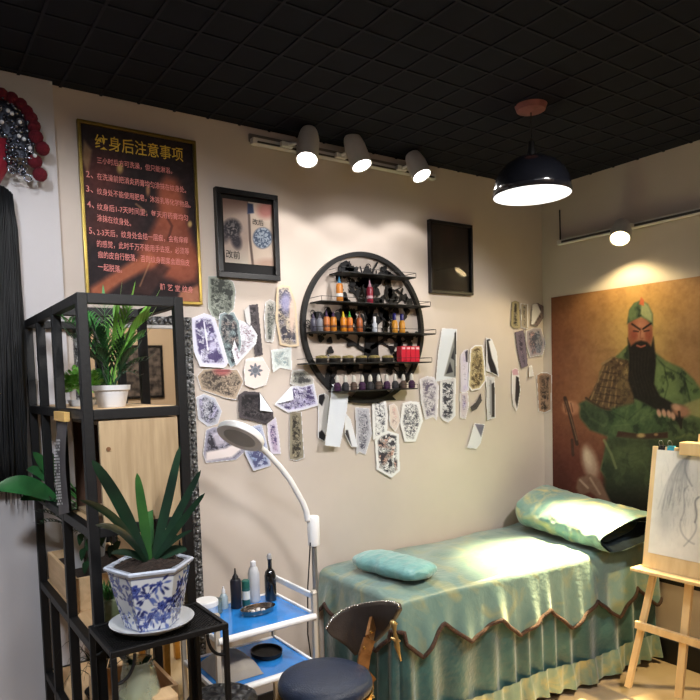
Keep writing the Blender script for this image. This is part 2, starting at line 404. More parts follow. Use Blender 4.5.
for body, l, r_, h in (('三小时后方可洗澡，但只能淋浴。', (97,160), (172,171), .026),
        ('2、', (86,174), (93,175), .026), ('在洗澡前把消炎药膏均匀涂抹在纹身处。', (97,176), (186,190), .027),
        ('3、', (86,188.5), (93,189.5), .026), ('纹身处不能使用肥皂，沐浴乳等化学物品。', (97,191), (190.5,205), .027),
        ('4、', (87,204), (94,205), .026), ('纹身后1-7天时间里，每天用药膏均匀', (97,206.5), (188,218), .028), ('涂抹在纹身处。', (97,217.5), (131,223), .028),
        ('5、', (89,230.5), (95,231.5), .027), ('2-3天后，纹身处会结一层痂，会有痒痒', (97,232), (188,240.5), .029), ('的感觉，此时千万不能用手去抠，必须等', (97,243.5), (189,251.5), .029),
        ('痂的皮自行脱落，否则纹身图案会跟痂皮', (98,254.5), (189.5,263), .029), ('一起脱落。', (98,266.5), (122,269.5), .029), ('静 艺 堂 纹身', (160,286.5), (193,290), .028)):
    m_ = text_mb(body, hy(*l, YP), hy(*r_, YP), h, bold=.002); m_.build('text_line', PNK, pt)
# ================================================================== framed before / after picture
def before_after(px, py, a, b):
    P = Paint(px, py, (176, 160, 146)); u, v = px, py
    left = np.clip((248.5-u)*2, 0, 1); P.mix(left, (150, 132, 122)); P.mix(left*np.clip((215-v)/14, 0, 1), (96, 70, 62), .8)
    P.mix(left*np.clip((v-240)/30, 0, 1), (186, 184, 172), .7)
    P.ell(232, 228, 9, 9, (22, 20, 26), .25, 1); P.ell(236, 240, 5, 9, (32, 28, 36), .35, .95, rot=-.3); P.ell(225, 233, 5, 9, (32, 28, 36), .4, .8)
    n = fbm(u/1.6, v/1.6, 8); P.mix((n > .58)*left*np.exp(-((u-232)/10)**2-((v-230)/11)**2), (120, 112, 112), .8)
    P.poly([(247.5,203),(253,204),(254,213),(247.5,214)], (26, 40, 72), .8); P.ell(266, 210, 9, 8, (140, 84, 78), .4, .9)
    P.ell(262.5, 238, 9.5, 10.5, (60, 74, 96), .12); m = (np.hypot((u-262.5)/9, (v-238)/10) < 1)*(fbm(u/1.2, v/1.2, 4) > .52); P.mix(m*1.0, (170, 180, 190), .7)
    P.line([(249,215),(250,240),(253,266)], 2.4, (70, 56, 52), .9); P.ell(268, 264, 12, 5, (150, 120, 106), .5, .7)
    return P.c
f1 = thing('framed_photo', 'black framed before and after photo pair beside the gold poster', 'picture', (1.37, WA, 2.07))
frame_mb(1.216, 1.524, 2.07, 2.461, WA-.001, .024, .03).build('frame', mat('frame_black', (8, 8, 12), 0.35, var=.1), f1)
MB().box((1.238,WA-.010,2.092),(1.502,WA-.004,2.44)).build('mat_board', mat('mat_black', (12, 11, 13), .8, var=.1), f1)
a0, a1, a2 = hy(222.5, 198, WA-.012), hy(274.5, 207, WA-.012), hy(223, 262, WA-.012)
painted_grid((a0.x, WA-.012, a2.z), (a1.x-a0.x, 0, 0), (0, 0, a0.z-a2.z), 110, 130, before_after, 'photo_print', VC, f1)
INKB = mat('black_print', (20, 20, 22), .7, var=.1)
tt = text_mb('改前', hy(226,253.5,WA-.014), hy(240,255.5,WA-.014), .036, bold=.006); t2 = text_mb('改后', hy(252.5,221.5,WA-.014), hy(263.5,223,WA-.014), .028, bold=.006)
tt.build('caption', INKB, f1); t2.build('caption', INKB, f1)
# second frame, dark
def darkpic(px, py, a, b):
    P = Paint(px, py, (22, 15, 13)); u, v = px, py
    P.ell(449, 236, 7, 14, (70, 44, 38), .6, .6); P.ell(456, 262, 12, 12, (48, 30, 22), .7, .6); P.ell(440, 262, 3, 28, (60, 56, 50), .6, .5)
    P.c += (fbm(u/3, v/3, 5)-.5)[:, None]*14
    return P.c
f2 = thing('framed_picture', 'black framed dark picture hanging alone near the corner, reflecting a lamp', 'picture', (2.62, WA, 2.065))
frame_mb(2.462, 2.786, 2.065, 2.462, WA-.001, .016, .028).build('frame', mat('frame_black', (14, 14, 20)), f2)
painted_grid((2.476, WA-.01, 2.08), (.296, 0, 0), (0, 0, .368), 60, 80, darkpic, 'picture_print', VCG, f2)
MB().box((2.476,WA-.017,2.08),(2.772,WA-.014,2.448)).build('glass_pane', mat('thin_glass', (255, 255, 255), .02, trans=1, ior=1.25), f2)
# ================================================================== ornate mirror
mr = thing('wall_mirror', 'tall mirror in ornate silver and black frame behind the plant shelf', 'mirror', (.84, WA, .12))
mx0, mx1, mz0, mz1 = .60, 1.082, .12, 1.889
frame_mb(mx0, mx1, mz0, mz1, WA-.001, .034, .028).build('frame', mat('antique_frame', (22, 22, 24), .3, .6, col2=(150, 150, 150), vscale=70, bump=1.5, bscale=90), mr)
sc = MB()
def bead(x, z): sc.lathe((x, WA-.03, z), [(.0001, -.006), (.008, -.004), (.011, .002), (.006, .007), (.0001, .009)], 8, axis=(0, -1, 0))
z = mz0+.02
while z < mz1: bead(mx1-.018, z); bead(mx0+.018, z+.01); z += .034
x = mx0+.03
while x < mx1-.02: bead(x, mz1-.018); bead(x, mz0+.018); x += .034
sc.build('carved_ornament', mat('ornament_silver', (52, 52, 54), .35, .8, col2=(140, 140, 140), vscale=60), mr, smooth=True)
frame_mb(mx0+.034, mx1-.034, mz0+.034, mz1-.034, WA-.001, .016, .022).build('inner_moulding', mat('silver_moulding', (176, 176, 176), .35, .7, var=.05), mr)
MB().box((mx0+.05,WA-.012,mz0+.05),(mx1-.05,WA-.004,mz1-.05)).build('mirror_glass', mat('mirror_glass', (220, 222, 220), .02, 1.0), mr)
# ================================================================== track lights
SPOTE = mat('lamp_glow_cool', (255, 250, 244), emit=14); SPOTW = mat('lamp_glow_warm', (255, 226, 170), emit=14)
def add_light(name, kind, loc, energy, color, **k):
    l = bpy.data.lights.new(name, kind); l.energy = energy; l.color = color
    for a_, v_ in k.items():
        if a_ != 'aim': setattr(l, a_, v_)
    o = bpy.data.objects.new(name, l); COL.objects.link(o); o.location = loc
    if 'aim' in k: o.rotation_euler = (Vector(k['aim'])-Vector(loc)).to_track_quat('-Z', 'Y').to_euler()
    return o
def spot_fixture(label, disc, top, mount, glow, r=.05):
    disc, top = Vector(disc), Vector(top); d = (disc-top).normalized(); L = (disc-top).length
    t = thing('track_spotlight', label, 'spotlight', top, group='white track spotlights')
    MB().lathe(top, [(.0001, 0), (r*.72, .001), (r*.82, .012), (r*.9, .03), (r, .06), (r, L), (r*.9, L), (r*.88, L-.008), (.0001, L-.009)], 28, axis=d).build('lamp_housing', WHTM, t, smooth='auto')
    MB().lathe(disc-d*.006, [(.0001, .001), (r*.87, .001), (r*.87, 0), (.0001, 0)], 28, axis=d).build('glowing_lens', glow, t)
    mid = top.lerp(disc, .35); mount = Vector(mount)
    MB().tube([mount, mid+(mount-mid)*.4, mid], .008, 8).box((mount.x-.03, mount.y-.012, mount.z-.012), (mount.x+.03, mount.y+.012, mount.z+.012), .003).build('bracket', WHTM, t)
    return t, d
trk = thing('light_track', 'white light track along the back wall under the ceiling', 'light track', (2, WA, 2.66))
rl0 = MB().box((1.40,WA-.045,2.672),(2.50,WA-.012,2.70), .003).build('rail', WHTM, trk)
MB().box((1.42,WA-.052,2.676),(2.48,WA-.046,2.683)).build('slot', mat('slot_dark', (60, 58, 56), .5, var=.1), rl0)
MB().box((1.40,WA-.012,2.69),(2.50,WA-.001,2.725)).build('backing_strip', mat('strip_grey', (120, 112, 104), .6, var=.05), trk)
COOL = (1.0, .95, .91); WARM = (1.0, .80, .40)
ydisc = 2.60
for (dp, tp, mx), lab in zip((((307,160), (309,131), 1.56), ((362,166), (351,137), 1.86), ((422,176), (412,155), 2.24)),
        ('white cylinder spotlight nearest the gold poster on back wall track', 'white cylinder spotlight in the middle of the back wall track', 'white cylinder spotlight on back wall track nearest the pendant lamp')):
    D = hy(*dp, ydisc-.03); T = hy(*tp, ydisc+.03)
    spot_fixture(lab, D, T, (mx, WA-.065, 2.685), SPOTE)
    d = (D-T).normalized()
    add_light('wash_light', 'SPOT', D+Vector((0, 0, -.012)), 7, COOL, spot_size=math.radians(128), spot_blend=.12, shadow_soft_size=.03, aim=D+Vector((d.x*.3, -.28, -1)))
    add_light('beam_light', 'SPOT', D+Vector((0, 0, -.012)), 26, COOL, spot_size=math.radians(80), spot_blend=.9, shadow_soft_size=.04, aim=D+Vector((d.x*.4, -.1, -1)))
trk2 = thing('light_track', 'white light track on the right wall above the warrior painting', 'light track', (WB, 2.1, 2.38))
MB().box((WB-.045,.6,2.382),(WB-.012,2.615,2.41), .003).build('rail', WHTM, trk2)
MB().box((WB-.0465,.65,2.389),(WB-.045,2.58,2.402)).build('slot', mat('slot_dark', (60, 58, 56)), trk2)
MB().tube([(WB-.015,2.61,2.40),(WB-.003,2.62,2.47),(WB-.003,2.622,2.60)], .004, 6).build('power_cable', mat('cable_dark', (40, 38, 36), .5, var=.1), trk2)
D = Vector((3.295, 2.135, 2.322)); T = Vector((3.365, 2.165, 2.415))
spot_fixture('white cylinder spotlight glowing warm above the warrior painting', D, T, (WB-.06, D.y-.02, 2.395), SPOTW, .055)
add_light('warm_spot', 'SPOT', D+Vector((-.012, 0, -.018)), 2300, WARM, spot_size=math.radians(33), spot_blend=1.0, shadow_soft_size=.03, aim=(2.70, 2.12, .7))
add_light('warm_wash', 'SPOT', D+Vector((-.012, 0, -.018)), 14, WARM, spot_size=math.radians(140), spot_blend=.3, shadow_soft_size=.03, aim=D+Vector((-.3, 0, -1)))
D2 = Vector((WB-.15, 1.12, 2.27)); spot_fixture('white cylinder spotlight farther right on the right wall track', D2, D2+Vector((.05,0,.12)), (WB-.06, 1.1, 2.395), SPOTW, .055)
add_light('warm_spot', 'SPOT', D2+Vector((-.01, 0, -.015)), 190, WARM, spot_size=math.radians(75), spot_blend=.6, shadow_soft_size=.03, aim=(2.6, 1.6, 0))
# ================================================================== pendant
pc = Vector((2.333, 1.931, 0)); zr = 2.375; r = .168
pn = thing('pendant_lamp', 'black dome pendant lamp glowing white inside, hung on a cord', 'pendant lamp', (pc.x, pc.y, CEIL))
ro = [(r, 0), (r*.985, .03), (r*.94, .065), (r*.84, .10), (r*.68, .13), (r*.48, .152), (r*.25, .165), (.02, .17), (.0001, .17)]
MB().lathe((pc.x,pc.y,zr), ro, 48).build('lamp_shade', mat('gloss_black', (16, 17, 22), .18, coat=.5, var=.05), pn, smooth=True)
MB().lathe((pc.x,pc.y,zr-.001), [(max(q[0]-.004, .0001), max(q[1]-.004, 0)) for q in ro], 48).build('shade_lining', mat('shade_white', (245, 245, 245), .5, emit=1.2), pn, smooth=True)
bulb = MB().lathe((pc.x,pc.y,zr+.05), [(.0001, 0), (.02, .003), (.036, .018), (.04, .04), (.032, .065), (.016, .085), (.014, .11)], 24).build('bulb', mat('bulb_glow', (250, 250, 255), emit=25), pn, smooth=True)
MB().lathe((pc.x,pc.y,zr+.168), [(.02, 0), (.022, .01), (.016, .03), (.014, .06), (.0001, .062)], 20).build('socket_cap', BLK, pn, smooth='auto')
MB().lathe((pc.x,pc.y,zr+.228), [(.0045, 0), (.0045, .012), (.002, .014), (.002, .03), (.0001, .03)], 8).build('cord_clip', CHROME, pn)
MB().tube([(pc.x,pc.y,zr+.22),(pc.x,pc.y,CEIL-.03)], .0025, 6).build('cord', mat('cord_black', (16, 16, 18), .6, var=.1), pn)
MB().lathe((pc.x,pc.y,CEIL-.03), [(.0001, 0), (.03, .001), (.06, .008), (.068, .03), (.0001, .03)], 32).build('ceiling_rose', mat('rose_pink', (150, 92, 84), .5, var=.2), pn, smooth='auto')
add_light('pendant_light', 'POINT', (pc.x, pc.y, zr+.028), 34, (1.0, .97, .93), shadow_soft_size=.02)
# rest of the room and unseen fill lights added for brightness
for n_, (lx, ly, ax, e) in enumerate(((.7, .35, .95, 150), (2.1, .5, 2.15, 190))):
    add_light('wall_fill_light', 'SPOT', (lx, ly, 2.7), e, (1.0, .96, .92), spot_size=math.radians(70), spot_blend=.45, shadow_soft_size=.12, aim=(ax, WA, .95))  # unseen fill spots added to brighten the back wall
add_light('wall_fill_light', 'SPOT', (-.3, .7, 2.7), 150, (.86, .92, 1.0), spot_size=math.radians(66), spot_blend=.6, shadow_soft_size=.12, aim=(.25, 2.73, 1.35))  # cool fill spot without a fixture, added to lift the left wall
add_light('ambient_fill_light', 'AREA', (.6, -.6, 2.7), 22, (.92, .95, 1.0), size=1.4, aim=(.7, .0, 0))  # weak unseen area fill added for the ambient level
add_light('wall_fill_light', 'SPOT', (2.3, -1.0, 2.7), 130, (1.0, .93, .84), spot_size=math.radians(85), spot_blend=.5, shadow_soft_size=.1, aim=(2.3, Y0, 1.4))  # added fill so the front wall looks bright in the mirror
pf = thing('framed_picture', 'dark framed picture on the far wall, seen only in the mirror', 'picture', (2.55, Y0, 1.5))
frame_mb(2.3, 2.8, 1.45, 2.1, Y0+.031, .03, .03).build('frame', mat('frame_black', (14, 14, 20)), pf)
MB().box((2.32,Y0+.004,1.47),(2.78,Y0+.012,2.08)).build('picture_print', mat('reflected_print', (34, 26, 24), .6, col2=(130, 112, 100), vscale=14), pf)
# ================================================================== printed tattoo sheets taped to the wall
def sheet_fn(px, py, y_off):
    p = hy(px, py, WA - y_off)
    if p.x > WB-.004: p = hx(px, py, WB-.004-y_off*.4)
    return p
CORNX = 544
def style_fn(st, seed, pts):
    cx = sum(p[0] for p in pts)/len(pts); cyy = sum(p[1] for p in pts)/len(pts)
    h = max(p[1] for p in pts)-min(p[1] for p in pts); wd = max(p[0] for p in pts)-min(p[0] for p in pts)
    def f(u, v):
        P = Paint(u, v, (214, 214, 220)); sc_ = st.get('sc', 5.0)
        P.c[:] = np.array(st['bg'], float)
        wx = u/sc_ + 1.5*fbm(u/sc_/1.6, v/sc_/1.6, seed+3); wy = v/sc_ + 1.5*fbm(u/sc_/1.6+9, v/sc_/1.6, seed+5)
        n = fbm(wx, wy, seed, 3); n2 = fbm(wx*1.7+7, wy*1.7, seed+31, 3)
        sdv = P.sd(pts); edge = np.clip((-sdv-st.get('margin', 2.0))/2.0, 0, 1)
        if 'tint' in st: P.mix(np.clip((fbm(u/9, v/9, seed+11)-.4)*4, 0, 1)*edge, st['tint'], .75)
        if 'tint2' in st: P.mix(np.clip((fbm(u/6, v/6, seed+12)-.52)*6, 0, 1)*edge, st['tint2'], .8)
        lw = st.get('lw', .035); am = st.get('am', .5)
        if am > .3:
            g_ = np.array(st['bg'], float)*.58+np.array(st['ink'], float)*.12
            P.mix(np.clip((fbm(u/3.2+seed, v/3.2, seed+41)-.44)*5, 0, 1)*edge, g_, .6)
        P.mix(np.clip((am-np.abs(0))*0 + (n < am-.07)*1.0, 0, 1)*edge, st['ink'], st.get('fill', .85))
        P.mix((np.abs(fbm(wx*2.6+3, wy*2.6, seed+77, 2)-.5) < lw*1.3)*edge, st['ink'], .6); P.mix((np.abs(n2-.5) < lw)*edge, st['ink'], st.get('line', .8))
        if st.get('motif') == 'flower':
            d = np.hypot(u-cx, v-cyy+3); th = np.arctan2(v-cyy+3, u-cx)
            P.c[:] = np.array(st['bg'], float); P.mix(np.clip((6.2+1.6*np.cos(8*th)-d)/.8, 0, 1), (84, 90, 102), .9); P.mix((np.abs(d-3.4) < .5)*1.0, (150, 150, 158), .7)
        if st.get('motif') == 'hands':
            P.poly([(206,452),(226,448),(242,440),(244,447),(232,457),(206,461)], (226, 216, 216), 1.2); P.poly([(212,434),(222,430),(226,444),(216,446)], (206, 200, 216), 1.5, .8)
        if st.get('motif') == 'sword':
            P.line([(204,322),(208,350)], 1.3, (235, 235, 245)); P.ell(213, 346, 4, 5, (190, 186, 214), .4, .8)
        if st.get('motif') == 'face':
            P.ell(222, 371, 8, 4.5, (166, 92, 92), .4, .9); P.line([(214,371),(230,371)], .8, (90, 40, 44))
        if st.get('motif') == 'skin':
            P.ell(cx, cyy-h*.2, wd*.22, h*.16, (150, 150, 190), .4, .8); P.ell(cx+wd*.25, cyy, wd*.12, h*.28, (214, 188, 170), .4, .9)
        if 'split' in st:
            for pl, c_ in st['split']: P.poly(pl, c_, .5)
        P.mix((sdv > -st.get('rim', .5))*1.0, st.get('rimc', (226, 226, 230)))
        return P.c
    return f
_lay = [0]
def sheet(pts, label, st, off=.004, curl=.012, seed=None, fold=None, step=.5):
    k = _lay[0]; _lay[0] += 1; seed = seed if seed is not None else 11+k*7
    us = [p[0] for p in pts]; vs_ = [p[1] for p in pts]
    u0, u1, v0, v1 = min(us), max(us), min(vs_), max(vs_)
    nu = max(3, int((u1-u0)/step)+1); nv = max(3, int((v1-v0)/step)+1)
    uu, vv = np.meshgrid(np.linspace(u0, u1, nu), np.linspace(v0, v1, nv)); U = uu.ravel(); V = vv.ravel()
    tmp = Paint(U, V, (0, 0, 0)); sd_ = tmp.sd(pts).reshape(nv, nu)
    rnd = random.Random(seed); ph = rnd.uniform(0, 6); ca = rnd.uniform(.4, 1)
    mb = MB(); idx = -np.ones((nv, nu), int); cols = []
    keep = sd_ < .25
    cu = style_fn(st, seed, pts)(U, V).reshape(nv, nu, 3)
    for j in range(nv):
        for i in range(nu):
            if keep[j, i]:
                a = (uu[j, i]-u0)/(u1-u0+1e-6); b = (vv[j, i]-v0)/(v1-v0+1e-6)
                o = .0012 + (off-.0012)*min(1, b/.2 + .25) + curl*ca*(b**2.2)*(.5+.5*math.sin(ph+a*3)) + curl*.5*abs(a-.5)**2*2
                idx[j, i] = len(mb.v); mb.v.append(tuple(sheet_fn(uu[j, i], vv[j, i], o))); cols.append(cu[j, i])
    for j in range(nv-1):
        for i in range(nu-1):
            q = (idx[j, i], idx[j+1, i], idx[j+1, i+1], idx[j, i+1])
            if min(q) >= 0: mb.f.append(q)
    mb.c = lin_np(np.array(cols))
    P0 = sheet_fn((u0+u1)/2, (v0+v1)/2, off)
    o = mb.build('tattoo_print', VC, smooth=True, loc=P0, label=label, cat='print', group='tattoo design prints taped to the wall')
    if fold:
        fp, bend = fold
        f_ = MB(); c0 = Vector((0, 0, 0)); P3 = [sheet_fn(p[0], p[1], off + (.006 if i < 2 else .006+bend)) for i, p in enumerate(fp)]
        n = 7; rows = []
        A, B, C_ = P3[0], P3[1], P3[2]; D_ = P3[3] if len(P3) > 3 else P3[2]
        for j in range(n):
            t = j/(n-1); l = A.lerp(D_, t); r_ = B.lerp(C_, t); row = []
            for i in range(n):
                s_ = i/(n-1); q = l.lerp(r_, s_); q = q + Vector((0, -bend*.35*math.sin(PI*t), 0)); row.append(q)
            rows.append(row)
        f_.strip(rows)
        f_.build('folded_corner', PAPER, o, smooth=True, label='blank white back of the paper, folded over')
    return o
PAPER = mat('paper_white', (222, 226, 234), .8, var=.04, vscale=25)
W_ = dict(bg=(224, 224, 232), ink=(58, 52, 82)); LAV = dict(bg=(214, 214, 232), ink=(60, 50, 92), tint=(168, 160, 206), lw=.03)
GR = dict(bg=(150, 156, 146), ink=(52, 56, 54), tint=(112, 118, 110), lw=.04)
DK = dict(bg=(74, 68, 72), ink=(28, 26, 30), tint=(98, 92, 94), rim=.3, rimc=(90, 84, 84))
LN = dict(bg=(228, 228, 230), ink=(70, 70, 80), am=.38, lw=.03)
def S(base, **k): d = dict(base); d.update(k); return d
sheet([(208,276),(216,276),(226,276),(233.6,282),(236,291),(235,302),(234,309.5),(221,322),(212,317),(208,308)], 'grey-green tattoo print right beside the lower corner of the gold poster', S(GR, am=.46))
sheet([(239,320),(250.5,324),(257.6,335),(256,344),(236,366),(232,350)], 'white fan-shaped print with small reddish figures, behind the teal sleeve print', S(W_, bg=(208, 210, 220), ink=(110, 70, 84), am=.36, lw=.02), off=.005)
sheet([(219.4,314),(227,311),(234,312),(239.4,322),(242,344),(237.5,363),(231,368),(222,352),(218,330)], 'teal and grey sleeve tattoo print overlapping the sword warrior print', S(GR, bg=(132, 148, 152), ink=(40, 44, 52), tint=(150, 126, 118), am=.48, sc=4), off=.008)
sheet([(191,330),(191.5,318),(204,313),(214,316),(220,333),(228.6,363),(224,368),(200,366.5),(194,352)], 'white print with a dark purple sword warrior, right of the mirror top', S(LAV, bg=(206, 206, 224), am=.5, motif='sword', margin=3.5, tint=(160, 156, 196)), off=.012)
sheet([(244,310),(249,305),(258,304),(260,326),(263,355),(255,356),(252,330),(246,322)], 'narrow dark forearm print with white margin, under the before and after picture', S(DK, split=[([(243,310),(249,305),(251,322),(250,326),(244,322)], (200, 198, 198))]))
sheet([(265.4,302),(270,299.5),(276,302),(278,316),(273,342.4),(265.4,341.5),(264,316)], 'narrow grey tube print left of the tall rounded arm print', S(GR, bg=(170, 168, 162), am=.36))
sheet([(276.5,288),(282,285),(290,286),(296,303),(299,346),(290,347),(280,345),(275.6,320)], 'tall rounded arm print with bluish figure, nearest the round rack top left', S(GR, bg=(190, 176, 156), ink=(50, 50, 62), tint=(128, 128, 150), am=.44, motif='skin', rim=1.6, rimc=(206, 186, 156)), off=.008)
sheet([(271,350),(291.4,347),(292,370),(280,368),(273,372.5)], 'pair of faint bluish green sketches on pale paper under the tall arm print', S(LN, bg=(200, 208, 206), ink=(120, 140, 146)))
sheet([(246,359),(261.7,356),(270,370.3),(266.3,385),(254.3,388.8),(245,385),(244,370)], 'pale pink print with one round dark dotted flower', S(W_, bg=(222, 204, 198), motif='flower', am=.0, lw=0), off=.008)
sheet([(196.7,376),(203,369),(212,368),(237.6,369.4),(244,381),(236,400),(224.6,398),(201,390)], 'wide brown back piece print with red lips at its top edge', S(GR, bg=(170, 152, 132), ink=(62, 54, 50), tint=(134, 122, 108), motif='face', am=.42, sc=4), off=.006)
sheet([(196,397),(204,393.6),(215.3,398),(222,411),(218,424),(208,427),(198,419)], 'round blue-grey skull print beside the mirror frame', S(LAV, bg=(186, 188, 200), ink=(48, 50, 66), am=.44))
sheet([(238,395),(244,391),(260,392),(273,411),(273.8,418.7),(266,424.5),(250.6,420.6),(239,418)], 'charcoal black chest print with one white corner folded over, above the lamp head', S(DK, am=.5), off=.008, fold=([(259.5,392.3),(273,412),(260,410.5)], .012))
sheet([(206,430),(213,427),(219,427),(232,432),(240,440),(246,451),(236,460),(206,463),(203,454)], 'print of pale folded hands on grey cloth behind the lamp head', S(LAV, bg=(150, 148, 166), ink=(40, 38, 48), tint=(110, 108, 126), motif='hands', am=.42))
sheet([(244,428),(261.7,424),(267,443),(271,466),(253.4,471),(245,454)], 'pale blue and violet torso print directly behind the white lamp neck', S(LAV, bg=(180, 186, 210), ink=(70, 72, 110), tint=(110, 140, 190)), off=.006)
sheet([(267,424),(276,416.9),(279,436),(281,454),(271,454),(268,440)], 'thin lavender and pink leg print left of the skeleton strip', S(LAV, bg=(204, 196, 214), tint=(176, 150, 180), am=.38))
sheet([(289.6,411),(301.6,412),(303,436),(304.4,457.7),(297,461),(289.6,459.6)], 'narrow brown strip print of bones and leaves below the large lavender print', S(GR, bg=(140, 132, 114), ink=(38, 34, 30), tint=(170, 160, 132), am=.48, sc=3.4))
sheet([(292,370),(304,369.5),(314,379),(313,384),(301.7,387),(290,384)], 'small grey rose print at the left rim of the round rack', S(GR, bg=(176, 174, 168), ink=(60, 60, 62)), off=.006)
sheet([(291.4,386),(314,382.6),(318.9,405.4),(304,410),(288,412.9),(274.3,404.8)], 'large lavender dragon print with a white flap folded over its left', S(LAV, am=.44, rim=1, sc=4), off=.01, fold=([(291.4,386),(274.8,404),(293.5,399.7)], .015))
sheet([(318,395),(324.7,393),(329,396),(334,427),(325,442),(318.2,438)], 'curled white paper with black blobs, left of the blank hanging sheet', S(LN, bg=(206, 202, 198), am=0, lw=0, split=[([(318,395),(324,393),(325,398),(322,406),(318,402)], (24, 22, 26)), ([(318,433),(322,430),(326,436),(324,442),(318,440)], (24, 22, 26))]), off=.004)
sheet([(332,384),(348.9,388.8),(347,410),(340,447.3),(324.7,445.4),(328.4,415.7)], 'long blank white sheet hanging over the bottom left of the round rack', S(LN, bg=(216, 222, 232), am=0, lw=0), off=.05, curl=.02)
sheet([(345,412),(350.7,419),(358,447.3),(351,446.6),(344.8,434)], 'short blank white strip beside the long blank sheet', S(LN, bg=(220, 222, 228), am=0, lw=0, split=[([(345,430),(348,430),(352,447),(345,440)], (60, 58, 64))]), off=.02)
sheet([(355.4,407.4),(369.3,408.3),(372,434),(365.6,455),(360,452),(356.3,454.7)], 'grey-lavender print with a faint dark snake, below the round rack', S(LAV, bg=(186, 186, 196), ink=(70, 68, 84), am=.4, tint=(176, 176, 188)), off=.008)
sheet([(375,440),(380,434),(388,430.6),(399,434),(400,471),(391.6,478),(376.7,469.6)], 'white print with orange and black koi pattern, lowest of the prints under the rack', S(LN, ink=(40, 40, 50), am=.46, tint2=(196, 140, 120), sc=3.6), off=.005)
sheet([(372,400),(378,398.5),(386,401),(388,415),(387,434),(380,437),(373,440)], 'white rounded print of a curling ink dragon just under the rack centre', S(LN, ink=(48, 50, 66), am=.44, sc=4.5), off=.012)
sheet([(388.8,405),(394,403.5),(397,406),(400.8,421),(395.3,432),(389.7,425)], 'small pale hand print with a pink spot', S(LN, bg=(214, 200, 192), am=.3, ink=(150, 130, 130), tint2=(196, 120, 124)), off=.01)
sheet([(402.7,403),(410,401),(419.4,402),(423,421),(415.7,441.7),(404.6,441.7),(400,423)], 'white line drawing print under the right side of the round rack', S(LN, ink=(72, 72, 84), am=.37, lw=.045, sc=4), off=.008)
sheet([(419.6,379),(427,376),(434,377),(439,386),(437,421),(433,417),(425,420),(420.7,401)], 'purple-grey ornamental print with ragged lower edge right of the rack', S(LAV, bg=(204, 200, 206), ink=(88, 80, 104), am=.4, tint=(190, 186, 196)), off=.008)
sheet([(440,380),(456,378.5),(455.4,416),(448.6,422.6),(444,421),(440,417)], 'white print of dense black dotted scales, below the tall folded sheet', S(LN, bg=(206, 206, 212), ink=(40, 42, 52), am=.5, sc=2.6))
sheet([(442,328),(457,329),(456,378),(435.7,382),(437.9,353.6)], 'tall pale sheet folded into a triangle with black pattern showing at right', S(LN, bg=(206, 212, 222), am=0, lw=0, split=[([(455,334),(456.3,330),(456.3,378),(444,376)], (128, 130, 130)), ([(454.5,333),(456.6,331),(456.3,376),(454.6,376)], (30, 30, 36)), ([(446,374),(450,362),(453,372)], (36, 36, 44)), ([(451,358),(454,348),(454,360)], (36, 36, 44))]), off=.008)
sheet([(460.4,355),(464,350),(468,349),(469,390),(465,393),(460.4,392)], 'narrow lilac strip left of the gold temple print', S(LAV, bg=(202, 196, 214), am=.25, lw=.01, split=[([(465,352),(468.5,349),(468.5,362),(466,362)], (60, 54, 70))]))
sheet([(459.7,393),(468,392),(469,405),(465.7,419),(460.4,418)], 'small print with a pink flower under the lilac strip', S(LAV, bg=(200, 190, 198), tint2=(214, 120, 130), am=.36))
sheet([(470,349),(475,345),(482.9,345),(485,362),(486,381),(480,389),(472,391),(468,386)], 'gold and brown temple guardian print in a white border', S(GR, bg=(190, 176, 140), ink=(74, 62, 46), tint=(150, 128, 84), am=.46, rim=1.2, sc=3.2), off=.008)
sheet([(470,407),(476,402),(480.7,393),(482,401),(477,409),(472,411.5)], 'small curved black and grey paper scrap below the gold print', S(DK, bg=(76, 72, 72), ink=(40, 38, 40)), off=.006)
sheet([(486,337.5),(492,339),(497,352),(499,377),(492,373),(486,371)], 'tall sheet curling open with black inner edge, rightmost of the middle group', S(LN, bg=(204, 206, 216), am=0, lw=0, split=[([(486.5,340),(490,338.5),(492,352),(498,376),(491,373),(488,362)], (36, 34, 40)), ([(488.5,341),(493,340),(497.5,354),(498.5,373),(492,358)], (224, 224, 230))]), off=.01)
sheet([(486,376),(494.6,377),(495.5,400),(495.3,418),(487,420)], 'pale vertical sheet with a dark stripe beneath the curling tall sheet', S(LN, bg=(196, 196, 202), am=.2, lw=.01, split=[([(491,384),(495,382),(495.5,417),(491.5,417)], (56, 52, 54)), ([(489.5,380),(491.5,380),(492,415),(490,415)], (150, 150, 156))]), off=.006)
sheet([(474.3,423),(485,424.3),(480.7,443.6),(476.4,449),(467,448)], 'small folded white scrap with grey corner, lowest on the right of the wall', S(LN, bg=(216, 216, 224), am=0, lw=0, split=[([(475,424),(485,424.5),(481,437)], (110, 108, 124))]), off=.01)
sheet([(511.8,302),(515,300.5),(519.3,302),(520.4,327.9),(514,329),(510.7,326)], 'dark and ochre tube print, top left of the group by the corner', S(DK, bg=(150, 140, 110), ink=(30, 28, 30), am=.5, sc=3.5))
sheet([(520.4,303.2),(527.9,304.3),(528,329),(521.5,328)], 'grey-brown rectangular print between the ochre tube and the white curl by the corner', S(GR, bg=(150, 140, 128), am=.46, sc=3.4))
sheet([(532,304),(538,303),(543.5,306),(543.5,318),(538,326),(531,325)], 'white curled paper with dark pattern, topmost print touching the corner', S(DK, bg=(120, 104, 104), ink=(40, 34, 38), split=[([(532,304),(537,303),(541,312),(534,324),(531,325)], (224, 222, 224))]), off=.008)
sheet([(515,332),(523.6,330),(526,346),(527.9,366),(521.4,368.6),(517,350)], 'long purple forearm print slanting down near the corner', S(DK, bg=(110, 100, 116), ink=(56, 50, 66), tint=(130, 112, 130), sc=3.5), off=.006)
